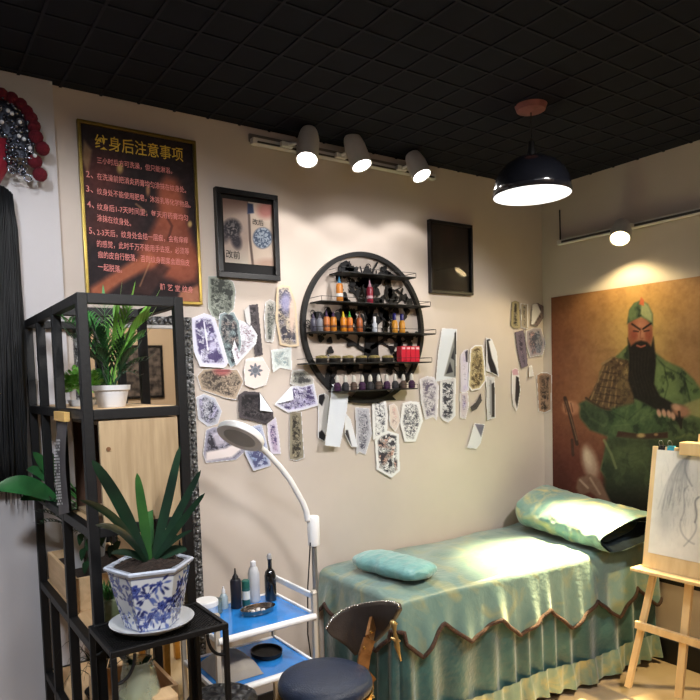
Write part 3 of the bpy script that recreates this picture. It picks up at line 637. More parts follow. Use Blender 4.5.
sheet([(525.7,331),(533,328),(541,328),(546,343),(543,355),(530,357.4),(526,344)], 'blue-grey and pink chest print wrapped at the corner of the room', S(GR, bg=(160, 152, 160), ink=(70, 74, 90), tint=(110, 120, 142), tint2=(190, 140, 138), am=.4), off=.008)
sheet([(529,366),(532,365),(534,376),(529,377)], 'tiny white paper scrap above the brown corner print', S(LN, am=0, lw=0, bg=(220, 218, 218)), off=.012)
sheet([(511.8,370),(515,368),(518.2,369),(520.8,390),(518,408),(516,411.4),(513,405),(512,394)], 'slim white and black curled print with pink top, left of the brown corner print', S(LN, bg=(214, 210, 212), am=0, lw=0, split=[([(516,376),(519.5,378),(520.5,390),(517,408),(515,400)], (50, 46, 50)), ([(511,368),(518.5,368),(518.5,375),(511.5,375)], (196, 156, 168))]))
sheet([(536.4,375),(541,372.5),(547,372.4),(552,375),(551,410),(545,413),(538.6,411.4)], 'brown rounded print folded round the corner beside the painting', S(GR, bg=(160, 132, 112), ink=(58, 48, 44), tint=(128, 104, 90), am=.46, sc=3.4), off=.006, curl=.004)
# ================================================================== round wall rack with tree silhouette
RC = Vector((2.018, WA, 1.862)); RR = .385
rk = thing('round_wall_rack', 'round black metal wall rack with tree silhouette and five ink shelves', 'rack', (RC.x, WA, RC.z-RR))
YB = WA-.012
ring = MB(); n = 96
for (r0, r1) in ((RR-.022, RR),):
    vs = []
    for k in range(n):
        t = k*2*PI/n
        for rr, yy in ((r0, YB-.015), (r1, YB-.015), (r1, YB+.01), (r0, YB+.01)): vs.append((RC.x+rr*math.cos(t), yy, RC.z+rr*math.sin(t)))
    fs = []
    for k in range(n):
        a = k*4; b = ((k+1) % n)*4
        for j in range(4): fs.append((a+j, b+j, b+(j+1) % 4, a+(j+1) % 4))
    ring.add(vs, fs)
ring.build('ring', BLK, rk, smooth='auto')
# tree silhouette (flat cut metal)
tree = MB(); rt = random.Random(5)
def inside(x, z): return math.hypot(x-RC.x, z-RC.z) < RR-.03
def branch(p, ang, ln, w_, depth):
    pts = []; q = Vector(p); a = ang
    for i in range(8):
        pts.append((q.copy(), w_*(1-i/9))); a += rt.uniform(-.22, .22); q = q + Vector((math.cos(a), 0, math.sin(a)))*(ln/8)
        if not inside(q.x, q.z): break
    rows = []
    for i in range(len(pts)):
        d = (pts[min(i+1, len(pts)-1)][0]-pts[max(i-1, 0)][0]); d = d.normalized() if d.length > 0 else Vector((1, 0, 0)); nn = Vector((-d.z, 0, d.x))
        rows.append([pts[i][0]-nn*pts[i][1], pts[i][0]+nn*pts[i][1]])
    if len(rows) > 1: tree.strip(rows)
    if depth > 0:
        for i in range(2, len(pts), 2):
            branch(pts[i][0], a+rt.choice((-1, 1))*rt.uniform(.5, 1.1), ln*.55, w_*.5, depth-1)
    for i in range(2, len(pts)): leaf(pts[i][0], rt.uniform(0, 6.3), rt.uniform(.014, .024)) if rt.random() < (.5 if depth < 1 else .25) else None
    e = pts[-1][0]; sp = []
    for k in range(14):
        t = k*.55; r_ = .016*(1-k/16); sp.append(e+Vector((r_*math.cos(t)-.008, 0, r_*math.sin(t)+.01)))
    if depth == 0 and inside(e.x+.02, e.z+.02):
        tree.strip([[p_, p_+Vector((0, 0, .004))] for p_ in sp])
def leaf(p, a, s_):
    if not inside(p.x, p.z): return
    ps = []
    for k in range(14):
        t = k*2*PI/14; rr = s_*(1+.22*math.cos(3*t)+.1*math.cos(t)); ps.append(p+Vector((math.cos(a)*rr*math.cos(t)-math.sin(a)*rr*math.sin(t), -.001, math.sin(a)*rr*math.cos(t)+math.cos(a)*rr*math.sin(t))))
    tree.add(ps, [tuple(range(14))])
bx = RC.x+.03
rows = []
for zz, hw, sh in ((-.375, .16, 0), (-.34, .12, 0), (-.30, .075, 0), (-.2, .05, 0), (-.1, .045, .005), (0, .04, .01), (.08, .03, .02)):
    rows.append([Vector((bx+sh-hw, YB, RC.z+zz)), Vector((bx+sh+hw, YB, RC.z+zz))])
tree.strip(rows)
for (z0, a, ln, w_) in ((-.02, 2.5, .36, .014), (.0, .6, .34, .014), (.05, 1.15, .3, .013), (.04, 1.9, .32, .013), (-.12, 2.8, .34, .012), (-.1, .25, .3, .012), (-.22, 2.95, .28, .009), (-.2, .1, .28, .009), (.08, 1.5, .26, .011), (-.05, 3.0, .3, .01), (-.03, .15, .3, .01), (.02, 2.2, .34, .012), (.06, .9, .32, .012)):
    branch((bx, YB, RC.z+z0), a, ln, w_, 1)
for k in range(60):
    a = rt.uniform(0, 6.3); r_ = (RR-.04)*math.sqrt(rt.random()); leaf(RC+Vector((r_*math.cos(a), YB-WA, r_*math.sin(a))), a, rt.uniform(.01, .021)) if rt.random() < .62 else None
tree.build('tree_silhouette', mat('cut_steel', (20, 20, 23), .5, .2, var=.1), rk, solid=.003)
SY = WA-.12
levels = []
for (lx, ly), (rx, ry) in (((329,272),(416,279)), ((309.5,300),(430.6,308)), ((305,330),(436,335.5)), ((297,362),(432,363)), ((328,388),(418,391))):
    a = hy(lx, ly, YB); b = hy(rx, ry, SY); levels.append((a.x, b.x, (a.z+b.z)/2))
for k, (xa, xb, zz) in enumerate(levels):
    s = MB().box((xa, SY, zz-.006), (xb, YB, zz), .0015)
    so_ = s.build('shelf', BLK, rk)
    rl = MB(); rl.tube([(xa,YB,zz+.02),(xa,SY,zz+.02),(xb,SY,zz+.02),(xb,YB,zz+.02)], .0014, 6); rl.tube([(xa,SY,zz),(xa,SY,zz+.02)], .0014, 6).tube([(xb,SY,zz),(xb,SY,zz+.02)], .0014, 6)
    rl.build('guard_rail', BLK, so_)
# ---- ink bottles standing on the rack
def ink_bottle(px, lev, h, r_, body, cap, label, group, capname='cap', band=None, shape='dropper'):
    zz = levels[lev][2]+.0005; p = hy(px, 340, WA-.075)
    t = thing('ink_bottle', label, 'bottle', (p.x, WA-.075, zz), group)
    c = (p.x, WA-.075, zz)
    if shape == 'dropper':
        bb = MB().lathe(c, [(r_*.9, 0), (r_, .003), (r_, h*.62), (r_*.85, h*.70), (r_*.42, h*.73)], 16).build('bottle_body', body, t, smooth='auto')
        MB().lathe((c[0], c[1], zz+h*.72), [(r_*.55, 0), (r_*.5, h*.06), (r_*.2, h*.2), (.0008, h*.30)], 12).build(capname, cap, t, smooth='auto')
        if band: MB().lathe((c[0], c[1], zz+h*.2), [(r_*1.03, 0), (r_*1.03, h*.13)], 16).build('label_band', band, bb)
    else:
        MB().lathe(c, [(r_*.9, 0), (r_, .004), (r_, h*.55), (r_*.5, h*.68)], 16).build('bottle_body', body, t, smooth='auto')
        MB().lathe((c[0], c[1], zz+h*.66), [(r_*.62, 0), (r_*.62, h*.3), (r_*.5, h*.34)], 14).build(capname, cap, t, smooth='auto')
    return t
def pl(n_, c): return mat(n_, c, .35, var=.06)
ink_bottle(341, 1, .125, .017, pl('ink_amber', (206, 130, 52)), pl('cap_blue', (60, 120, 160)), 'amber and blue ink bottle, left of two on the second rack shelf', 'ink bottles on the rack', band=pl('band_white', (220, 220, 220)))
ink_bottle(371, 1, .115, .017, pl('ink_crimson', (150, 36, 60)), pl('cap_pink', (196, 150, 170)), 'crimson ink bottle, right of two on the second rack shelf', 'ink bottles on the rack', band=pl('band_pale', (206, 170, 180)))
DB = pl('band_dark', (120, 60, 26))
for px, body, cap, lab, bd, hh in ((314,(70,70,86),(58,50,70),'dark grey ink bottle at the far left of the middle rack shelf',None,.085), (320.5,(120,122,132),(90,88,100),'grey ink bottle second from left on the middle rack shelf',None,.085),
        (327.3,(206,124,70),(60,34,80),'orange ink bottle with purple cap, first of the orange ones',DB,.10), (334,(206,132,44),(60,34,80),'orange ink bottle with purple cap right beside the first orange one',DB,.10),
        (344,(222,140,34),(216,190,40),'orange ink bottle with yellow top on the middle rack shelf',DB,.10), (350.3,(214,120,40),(70,160,50),'orange ink bottle with green top on the middle rack shelf',DB,.10),
        (360,(170,92,50),(90,50,34),'rust brown ink bottle in the centre of the middle rack shelf',DB,.10)):
    ink_bottle(px, 2, hh, .0155, pl('ink_%d%d%d' % body, body), pl('cap_%d%d%d' % cap, cap), lab, 'ink bottles on the rack', band=bd)
ink_bottle(375, 2, .08, .013, pl('ink_pale', (196, 202, 214)), pl('cap_white', (230, 232, 240)), 'small white topped ink bottle alone right of centre on the middle shelf', 'ink bottles on the rack', shape='round')
ink_bottle(395, 2, .10, .016, pl('ink_gold', (214, 150, 50)), pl('cap_navy', (30, 28, 110)), 'gold ink bottle with navy cap, left of the navy capped pair', 'ink bottles on the rack', shape='round')
ink_bottle(402.4, 2, .10, .016, pl('ink_gold', (214, 150, 50)), pl('cap_navy', (30, 28, 110)), 'gold ink bottle with navy cap, right of the navy capped pair', 'ink bottles on the rack', shape='round')
zz = levels[3][2]
for k in range(6):
    p = hy(321+k*13.2, 340, WA-.07); t = thing('ink_tin', 'low dark ink tin with gold and cream rim on the fourth rack shelf', 'tin', (p.x, WA-.07, zz), 'gold rimmed tins on the fourth rack shelf')
    MB().lathe((p.x,WA-.07,zz+.0005), [(.026, 0), (.029, .004), (.029, .022)], 20).build('tin_body', pl('tin_dark', (40, 38, 36)), t, smooth='auto')
    MB().lathe((p.x,WA-.07,zz+.0225), [(.0295, 0), (.031, .004), (.026, .011), (.01, .014), (.0001, .014)], 20).build('lid', mat('tin_gold', (196, 180, 120), .35, .5, var=.3, vscale=90), t, smooth='auto')
for k in range(4):
    p = hy(400+k*4.6, 340, WA-.085); q = hy(404.3+k*4.6, 340, WA-.085)
    t = thing('red_box', 'slim red ink box standing in the row at the right of the fourth rack shelf', 'box', (p.x, WA-.075, zz), 'red boxes on the fourth rack shelf')
    ct_ = MB().box((p.x,WA-.095,zz+.0005),(q.x,WA-.055,zz+.082), .002).build('carton', mat('red_card', (206, 28, 56), .45, var=.08), t)
    MB().box((p.x+.004,WA-.0965,zz+.066),(q.x-.004,WA-.095,zz+.076)).build('white_print', mat('card_print', (230, 190, 196), .5, var=.05), ct_, label='pale printed strip')
zz = levels[4][2]
for k in range(10):
    px = 336+k*8.3
    p = hy(px, 340, WA-.07); t = thing('ink_vial', 'small clear ink vial with pale cap on the lowest rack shelf', 'vial', (p.x, WA-.07, zz), 'small vials on the lowest rack shelf')
    MB().lathe((p.x,WA-.07,zz+.0005), [(.016, 0), (.018, .004), (.018, .03), (.008, .042)], 14).build('vial_body', pl('vial_tint_%d' % (k % 3), ((70,44,74),(60,60,64),(96,80,72))[k % 3]), t, smooth='auto')
    MB().lathe((p.x,WA-.07,zz+.042), [(.010, 0), (.011, .012), (.009, .026), (.004, .034), (.0001, .035)], 12).build('cap', pl('vial_cap', (206, 204, 196)), t, smooth='auto')
# ================================================================== massage bed with quilted satin cover
def satin(name, c1, c2, gold=None, rough=.38, bump=.25, bs=45):
    m = mat(name, c1, rough, col2=c2, vscale=7, bump=bump, bscale=bs, sheen=.4)
    return m
SAT = satin('satin_teal', (88, 132, 128), (112, 152, 142)); SATD = satin('satin_dark', (26, 66, 68), (44, 88, 88), bump=.4)
# gold noise over teal: sheen painted into cover and pillow, pattern on the ruffle
def gold_sheen_pattern(name, c1, c2, cg, amt=.5, sc_=5, soft=.22):
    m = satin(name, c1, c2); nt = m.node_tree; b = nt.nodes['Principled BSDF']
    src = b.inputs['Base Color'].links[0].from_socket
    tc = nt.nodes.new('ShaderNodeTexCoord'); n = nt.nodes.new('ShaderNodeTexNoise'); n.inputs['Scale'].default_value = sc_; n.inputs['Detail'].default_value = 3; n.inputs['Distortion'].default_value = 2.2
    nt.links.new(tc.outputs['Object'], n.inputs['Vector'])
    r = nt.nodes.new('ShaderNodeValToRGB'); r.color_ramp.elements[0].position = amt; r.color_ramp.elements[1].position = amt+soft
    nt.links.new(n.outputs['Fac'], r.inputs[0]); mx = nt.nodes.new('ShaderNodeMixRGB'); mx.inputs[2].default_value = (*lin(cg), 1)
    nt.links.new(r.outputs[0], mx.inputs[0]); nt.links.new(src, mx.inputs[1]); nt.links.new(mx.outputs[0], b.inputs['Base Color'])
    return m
DAM = gold_sheen_pattern('satin_cover_sheen', (88, 118, 116), (104, 132, 127), (132, 138, 108), .50)  # yellow light on the satin, painted in as soft gold blotches
SHEENP = gold_sheen_pattern('satin_pillow_sheen', (96, 136, 136), (122, 152, 142), (190, 182, 128), .46)  # yellow highlights painted into the pillow colour
bed = thing('massage_bed', 'narrow bed along the back wall under a teal satin cover with zigzag hem', 'bed', (2.5, 2.4, 0))
BX0, BX1, BYB, ZT = 1.685, 3.395, 2.735, .685
def fy(x): return 2.135 + (x-1.70)/(3.39-1.70)*(1.985-2.135)       # front edge
RND = .035
def top_pt(a, b):
    x = BX0+RND + a*(BX1-BX0-RND); y0 = fy(x)+RND; y = y0 + b*(BYB-y0)
    z = ZT + .010*(fbm(x*5, y*5, 4)-.5)*2 + .006*math.sin(y*30+3*math.sin(x*4))*.5 - .01*math.exp(-b*18) - .012*math.exp(-a*50)
    return Vector((x, y, z))
NX, NY = 120, 40
rows = [[top_pt(i/NX, j/NY) for i in range(NX+1)] for j in range(NY+1)]
cov = MB().strip(rows)
# perimeter: front from right to left, round the corner, foot to the wall
per = []
for i in range(170): x = BX1 - (BX1-BX0-RND)*i/169; per.append((Vector((x, fy(x)+RND, 0)), Vector((0, -1, 0))))
cc = Vector((BX0+RND, fy(BX0)+RND, 0))
for i in range(1, 10): t = i/10*PI/2; per.append((cc, Vector((-math.sin(t), -math.cos(t), 0))))
for i in range(80): y = fy(BX0)+RND + (BYB-fy(BX0)-RND)*i/79; per.append((Vector((BX0+RND, y, 0)), Vector((-1, 0, 0))))
S_ = [0]
for (p, nn), (q, n2) in zip(per, per[1:]): S_.append(S_[-1] + ((q+n2*RND)-(p+nn*RND)).length)
def outp(k, rad): return per[k][0] + per[k][1]*rad
zig = [(3.39,.36),(3.35,.33),(3.20,.455),(3.06,.32),(2.88,.445),(2.715,.335),(2.555,.465),(2.37,.375),(2.235,.485),(2.06,.42),(1.915,.535),(1.80,.41),(1.66,.535)]
zs = sorted(zig)
def interp(v, tab):
    if v <= tab[0][0]: return tab[0][1]
    for (a, za), (b, zb) in zip(tab, tab[1:]):
        if v <= b: return za+(zb-za)*(v-a)/(b-a)
    return tab[-1][1]
foot = [(2.13,.535),(2.26,.42),(2.39,.53),(2.52,.42),(2.65,.53),(2.76,.43)]
def hem(k):
    p = outp(k, RND)
    if k < 170: return interp(p.x, zs)
    if k < 179: return .535
    return interp(p.y, foot)
def flare(k, t): return RND + .006 + .018*t + t*.009*math.sin(S_[k]*24+2*math.sin(S_[k]*5)) + .006*t*math.sin(S_[k]*61)
def edgez(k):
    p = outp(k, 0)
    if k < 170: return top_pt((p.x-BX0-RND)/(BX1-BX0-RND), 0).z
    if k < 179: return top_pt(0, 0).z
    y0 = fy(BX0)+RND; return top_pt(0, (p.y-y0)/(BYB-y0)).z
NT = 26; rows = []; hemline = []
for j in range(NT+1):
    t = j/NT; row = []
    for k in range(len(per)):
        zb = hem(k); zt_ = top_pt(0, 0).z
        if t < .25:
            a = t/.25*PI/2; rad = RND*math.sin(a); z = (edgez(k) if t == 0 else edgez(k)*(1-t*4)+(ZT-.012)*t*4) - RND*(1-math.cos(a)); p = outp(k, rad)
        else:
            q = (t-.25)/.75; z0 = ZT-.012-RND; z = z0 + (zb-z0)*q; p = outp(k, flare(k, q) if q > 0 else RND)
            p = outp(k, RND + (flare(k, 1)-RND)*q)
        p = Vector((min(p.x, BX1), p.y, z)); row.append(p)
        if j == NT: hemline.append(p)
    rows.append(row)
cov.strip([r_[::-1] for r_ in rows])
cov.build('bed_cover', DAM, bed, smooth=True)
tr = MB().tube([p+Vector((0, -.003, 0)) for p in hemline], .0095, 8)
tr.build('zigzag_trim', mat('trim_brown', (44, 30, 26), .8, col2=(78, 52, 40), vscale=120, bump=.8, bscale=200), bed, smooth=True, label='dark brown fringed trim along the hem')
rows = []
for j in range(14):
    t = j/13; row = []
    for k in range(len(per)*2-1):
        kk = k//2; f = .5 if k % 2 else 0
        p = outp(kk, 1)*(1-f) + outp(min(kk+1, len(per)-1), 1)*f - (per[kk][1]*(1-f)+per[min(kk+1, len(per)-1)][1]*f)
        nn = per[kk][1]; s_ = S_[kk]+f*.01
        rad = .022 + .010*t + .013*(.3+t)*math.sin(s_*52+3*math.sin(s_*7))
        row.append(Vector((min((p+nn*rad).x, BX1), (p+nn*rad).y, .60 - t*.49)))
    rows.append(row)
MB().strip(rows).build('pleated_skirt', SATD, bed, smooth=True, label='darker teal pleated underskirt')
rows = []
for j in range(6):
    t = j/5; row = []
    for k in range(len(per)):
        s_ = S_[k]; rad = .050 + .016*t + .013*(.3+t)*math.sin(s_*52+3*math.sin(s_*7)) + .004*math.sin(s_*110); p = outp(k, rad)
        row.append(Vector((min(p.x, BX1), p.y, .155 - t*.12 + .01*math.sin(s_*9))))
    rows.append(row)
MB().strip(rows).build('ruffle_border', gold_sheen_pattern('damask_ruffle', (84, 112, 106), (112, 134, 118), (160, 150, 96), .5), bed, smooth=True, label='pale gold patterned ruffle at the bottom')
MB().box((BX0+.05,2.18,.5),(BX1-.01,BYB-.01,.655), .02).build('mattress', mat('mattress_grey', (120, 120, 124), .8, var=.05), bed)
for x_, y_ in ((1.85,2.24),(3.3,2.24),(1.85,2.64),(3.3,2.64)): MB().box((x_-.025,y_-.025,0),(x_+.025,y_+.025,.5)).build('leg', WOOD, bed)
# ---- pillows
def pillow(name, label, c, L, W, T, rotz, m, seed, pw=4.0):
    """flattened cushion: long axis along y"""
    n, k = 64, 60; c = Vector(c); R_ = Matrix.Rotation(rotz, 4, 'Z'); rows = []
    for i in range(n+1):
        t = -1+2*i/n; e = max(0, 1-abs(t)**pw)**(1/2.4); row = []
        for j in range(k+1):
            a = 2*PI*j/k; ca, sa = math.cos(a), math.sin(a); sx = abs(ca)**.75*(1 if ca > 0 else -1); sz = abs(sa)**.9*(1 if sa > 0 else -1)
            w2 = W/2*(.25+.75*e) if e > 0 else W/2*.25; w2 = W/2*max(e, .02)**.5; h2 = T/2*max(e, .02)
            wr = 1+.10*(fbm(t*5+seed, a*1.6, seed, 3)-.5)*2+.03*math.sin(t*26+a*3)
            row.append(c + R_ @ Vector((sx*w2*(1+.04*math.sin(t*9+seed)), t*L/2*(1-.03*abs(ca)), T/2+sz*h2*wr)))
        rows.append(row)
    return MB().strip(rows).build(name, m, smooth=True, loc=c, label=label, cat='pillow')
SATP = satin('satin_aqua', (88, 140, 144), (112, 164, 162), bump=.9, bs=22)
pillow('pillow', 'small flat aqua satin pillow at the foot end of the bed', (1.885, 2.40, ZT+.004), .44, .22, .085, .12, SATP, 3)
# large pillow: sleeve with a gathered left end and an open right end
pL, pR = Vector((3.165, 2.69, ZT+.130)), Vector((3.095, 1.93, ZT+.085)); rows = []; n, k = 70, 72; rim_ = None
def psec(t, inner=1.0):
    c = pL.lerp(pR, t); W = .198*(1+.10*t); T = .115-.04*t
    e = min(1, (t/.12))**.5 if t < .12 else 1.0
    e = max(e, .03); tilt = math.radians(24-6*t); row = []
    for j in range(k+1):
        a = 2*PI*j/k; ca, sa = math.cos(a), math.sin(a); sx = abs(ca)**.8*(1 if ca > 0 else -1); sz = abs(sa)**.85*(1 if sa > 0 else -1)
        wr = 1+.12*(fbm(t*6, 3+a*1.3, 8, 4)-.5)*2+.015*math.sin(t*40+a*4)+(.05*math.sin(a*5)*t**6)
        x = sx*W*e*wr*inner; z = sz*T*e*wr*inner; q = c+Vector((x*math.cos(tilt)-z*math.sin(tilt), -.05*t**4*ca, x*math.sin(tilt)*.55+z*math.cos(tilt)))
        q.z = max(q.z, ZT+.004+.0004*j/k); row.append(q)
    return row
for i in range(n+1): rows.append(psec(i/n))
big = MB().strip(rows).build('pillow', SHEENP, smooth=True, loc=(3.1, 2.35, ZT), label='large teal satin pillow with painted gold sheen against the wall under the painting', cat='pillow')
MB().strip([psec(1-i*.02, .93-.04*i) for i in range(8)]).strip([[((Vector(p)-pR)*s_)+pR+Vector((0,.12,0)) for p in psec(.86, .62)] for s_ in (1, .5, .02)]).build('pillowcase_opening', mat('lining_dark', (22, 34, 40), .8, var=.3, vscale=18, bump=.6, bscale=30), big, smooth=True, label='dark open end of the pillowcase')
# ================================================================== easel with drawing board
ea = thing('easel', 'pale wooden easel standing in front of the painting, cut by the right frame edge', 'easel', (3.0, 1.5, 0))
yc = 1.52; LEAN = .16
def ez(z, dx=0): return 2.86 + LEAN*z + dx          # front face x of the leaning plane at height z
def epx(px, py, off=0):
    d = FW + RT*((px-CX)/F) + UP*((CY-py)/F)          # cut the leaning plane x = 2.86 + LEAN z + off
    t = (2.86+off+LEAN*EYE.z-EYE.x)/(d.x-LEAN*d.z); return EYE+d*t
lf = epx(628, 687, .03); lt = epx(655, 568, .03)
legL = MB().obox(lf, lt + (lt-lf)*.0, .028, .022, up=(1,0,0)); legL.build('leg', EASW, ea)
cpost = epx(689, 600, .03).y
MB().obox((ez(.0,.03), 2*cpost-lf.y, 0), (ez(lt.z,.03), 2*cpost-lt.y, lt.z), .028, .022, up=(1,0,0)).build('leg', EASW, ea)
zb = epx(641, 622, .045); zb2 = zb.z
MB().obox((ez(zb2,.0), zb.y, zb2), (ez(zb2,.0), 2*cpost-zb.y, zb2), .02, .034).build('crossbar', EASW, ea)
ztray = epx(634, 566, -.02); ytl = ztray.y
MB().obox((ez(0,.03)+0, cpost, .10), (ez(1.30,.03), cpost, 1.30), .034, .02, up=(1,0,0)).build('centre_post', EASW, ea)
MB().box((ez(ztray.z)-.055, 2*cpost-ytl, ztray.z-.016), (ez(ztray.z)+.03, ytl, ztray.z), .003).build('tray', EASW, ea)
MB().obox((ez(1.0,.07), cpost, 1.05), (3.33, cpost, .01), .024, .02, up=(0,1,0)).build('rear_leg', EASW, ea)
b0 = epx(643.5, 566, 0); b1 = epx(651.5, 446, 0)
dbd = thing('drawing_board', 'pale wooden drawing board resting on the easel tray', 'board', (ez(ztray.z), cpost, ztray.z))
yL = (b0.y+b1.y)/2; yR = 2*cpost-yL; zB, zT = ztray.z+.001, b1.z
vs = [(ez(zB),yL,zB),(ez(zB),yR,zB),(ez(zT),yR,zT),(ez(zT),yL,zT)]; vs2 = [(x+.012,y,z) for x,y,z in vs]
MB().add(vs+vs2, [(3,2,1,0),(4,5,6,7),(0,1,5,4),(1,2,6,5),(2,3,7,6),(3,0,4,7)]).build('panel', EASW, dbd)
cl = epx(680, 443, -.02)
MB().box((ez(zT)-.026, cpost-.05, zT-.03), (ez(zT)+.045, cl.y, zT+.03), .004).build('top_clamp', EASW, ea)
p0 = epx(656, 449.5, -.002); p1 = epx(649, 552.5, -.002)
def sketch(px, py, a, b):
    P = Paint(px, py, (236, 232, 224)); u, v = px, py
    P.c += (fbm(u/8, v/8, 2)-.5)[:, None]*14
    P.glow(690, 480, 20, (150, 152, 156), .35, 34); P.glow(672, 508, 16, (156, 158, 160), .45, 22)
    def bez(a, b, c, d, w_, col, op, soft=1.0):
        P.line([tuple((1-t)**3*a[q]+3*(1-t)**2*t*b[q]+3*(1-t)*t*t*c[q]+t**3*d[q] for q in (0, 1)) for t in [i/9 for i in range(10)]], w_, col, op, soft)
    rs = random.Random(3)
    for k in range(30):
        f_ = k/29; x = 692-12*f_+rs.uniform(-1,1); y = 455+6*f_
        bez((x, y), (x-8-4*f_, y+12+rs.uniform(0,5)), (x-12*f_-4, y+30), (x-14*f_-6+rs.uniform(-3,3), 486+26*f_+rs.uniform(-6,10)), .6, (104, 106, 112), .16+.14*rs.random())
    bez((690,454),(682,462),(684,474),(692,486), 1.2, (92, 94, 100), .6); bez((688,486),(678,494),(690,502),(681,520), 1, (104, 106, 112), .5)
    bez((699,497),(690,502),(700,510),(695,522), 1.4, (84, 86, 92), .7); bez((695,522),(700,530),(690,540),(684,546), 1, (110, 112, 118), .5)
    bez((705,458),(716,470),(712,486),(704,494), 1.2, (96, 98, 104), .6); P.ell(706, 478, 12, 16, (196, 196, 194), .4, .4); bez((681,520),(678,530),(684,540),(694,544), 1, (120, 122, 128), .5)
    P.glow(664, 520, 7, (150, 152, 156), .35, 14); P.glow(684, 470, 5, (150, 152, 156), .4, 12)
    n = fbm(u/1.5, v/5, 6); P.mix(np.clip((n-.5)*3, 0, 1)*np.exp(-((u-680)/18)**2-((v-495)/34)**2), (120, 122, 128), .45)
    return P.c
pz0, pz1 = p1.z, p0.z; yy0 = (p0.y+p1.y)/2
sk = painted_grid((ez(pz0)-.002, yy0, pz0), (0, -(yy0-yR)-.0+.02, 0), (LEAN*(pz1-pz0), 0, pz1-pz0), 190, 170, sketch, 'pencil_drawing', VC)
tagp(sk, 'grey pencil drawing of a long haired figure clipped to the board', 'drawing')
for px, c_, nm, lab in ((660.5,(20,20,24),'clip_black','black binder clip on the top left edge of the drawing board'), (669.5,(50,160,190),'clip_blue','turquoise binder clip next to the black one on the drawing board')):
    q = epx(px, 450, -.01); t = thing('binder_clip', lab, 'clip', (ez(zT), q.y, zT))
    bm_ = MB(); hw = .017
    bm_.add([(ez(zT)-.004,q.y-hw,zT-.022),(ez(zT)-.004,q.y+hw,zT-.022),(ez(zT)+.0165,q.y+hw,zT-.022),(ez(zT)+.0165,q.y-hw,zT-.022),(ez(zT)-.001,q.y-hw,zT+.006),(ez(zT)-.001,q.y+hw,zT+.006),(ez(zT)+.014,q.y+hw,zT+.006),(ez(zT)+.014,q.y-hw,zT+.006)], [(0,1,5,4),(2,3,7,6),(4,5,6,7),(1,2,6,5),(3,0,4,7)])
    cb_ = bm_.build('clip_body', mat(nm, c_, .35, var=.05), t)
    w_ = MB(); x_ = ez(zT)-.002
    w_.tube([(x_,q.y-.008,zT-.004),(x_-.006,q.y-.011,zT+.02),(x_-.008,q.y-.006,zT+.032),(x_-.008,q.y+.006,zT+.032),(x_-.006,q.y+.011,zT+.02),(x_,q.y+.008,zT-.004)], .0013, 6)
    w_.build('wire_handle', CHROME, cb_)
# ================================================================== stool with brass back support (centre)
SC = Vector((1.205, 1.94, 0)); sr = .168; SZ = .562
st = thing('stool', 'round dark blue leather stool with brass rim and studded low backrest', 'stool', (SC.x, SC.y, 0))
MB().lathe((SC.x,SC.y,SZ-.055), [(sr*.96, 0), (sr*1.0, .012), (sr*1.0, .028), (sr*.96, .044), (sr*.85, .055), (sr*.5, .062), (.0001, .064)], 48).build('seat', mat('leather_navy', (36, 46, 66), .42, var=.12, vscale=30, bump=.25, bscale=180), st, smooth=True)
_rim = MB().lathe((SC.x,SC.y,SZ-.09), [(sr*.9, 0), (sr*.98, .004), (sr*1.02, .02), (sr*1.0, .036)], 48)
rim0 = _rim.build('brass_rim', GOLD, st, smooth='auto')
nl = MB()
for k in range(16):
    t = k*2*PI/16; nl.lathe((SC.x+sr*1.015*math.cos(t),SC.y+sr*1.015*math.sin(t),SZ-.072), [(.0001,-.002),(.006,0),(.005,.004),(.0001,.006)], 8, axis=(math.cos(t), math.sin(t), 0))
nl.build('rivets', mat('rivet_gold', (206, 176, 116), .3, 1, var=.1), rim0)
for k in range(4):
    t = k*PI/2+.5; a = Vector((SC.x+sr*.7*math.cos(t), SC.y+sr*.7*math.sin(t), SZ-.09)); b = Vector((SC.x+sr*1.05*math.cos(t), SC.y+sr*1.05*math.sin(t), 0))
    MB().obox(b, a, .03, .03).build('leg', GOLD, st)
# backrest shell
top = [(326,628),(332,618),(341,610.5),(353,605.5),(366,602.5),(380,601),(391,601.3),(398,604),(399.5,609)]
bot = [(326.5,630),(331,636),(338,640),(347,646),(356,655),(365,651),(376,641),(388,629),(399,611)]
def bpt(px, py, o=0):
    u_ = (px-326)/73.0; yv = 2.20-.36*u_+.10*math.sin(PI*u_); return hy(px, py, yv+o)
NB = 40; rows = []
def ip(tab, t):
    f = t*(len(tab)-1); i = min(int(f), len(tab)-2); f -= i; return (tab[i][0]+(tab[i+1][0]-tab[i][0])*f, tab[i][1]+(tab[i+1][1]-tab[i][1])*f)
for j in range(11):
    row = []
    for i in range(NB+1):
        a = ip(top, i/NB); b = ip(bot, i/NB); q = j/10
        row.append(bpt(a[0]+(b[0]-a[0])*q, a[1]+(b[1]-a[1])*q))
    rows.append(row)
bk0 = MB().strip(rows).build('backrest', mat('leather_taupe', (58, 50, 46), .5, var=.12, vscale=20, bump=.15, bscale=150), st, smooth=True, solid=.022)
nl = MB()
for i in range(34):
    a = ip(top, i/33*.92); p = bpt(a[0], a[1]+.4, -.010); nl.lathe(p, [(.0001,-.002),(.0042,0),(.003,.003),(.0001,.004)], 8, axis=(0, -.6, .8))
nl.build('stud_trim', mat('stud_silver', (206, 204, 200), .25, .9, var=.05), bk0, label='row of silver studs along the top edge')
sup = []
for (px, py) in ((362,690),(362,672),(364,655),(369,640),(374,622)):
    sup.append((px, py))
cpts = [Vector((SC.x+sr*.9, SC.y-.02, SZ-.085)), Vector((SC.x+sr*1.12, SC.y-.02, SZ-.08)), hy(362, 672, 1.93), hy(364.5, 655, 1.94), hy(369, 640, 1.95), hy(373, 622, bpt(373, 622).y-.02)]
s_ = MB()
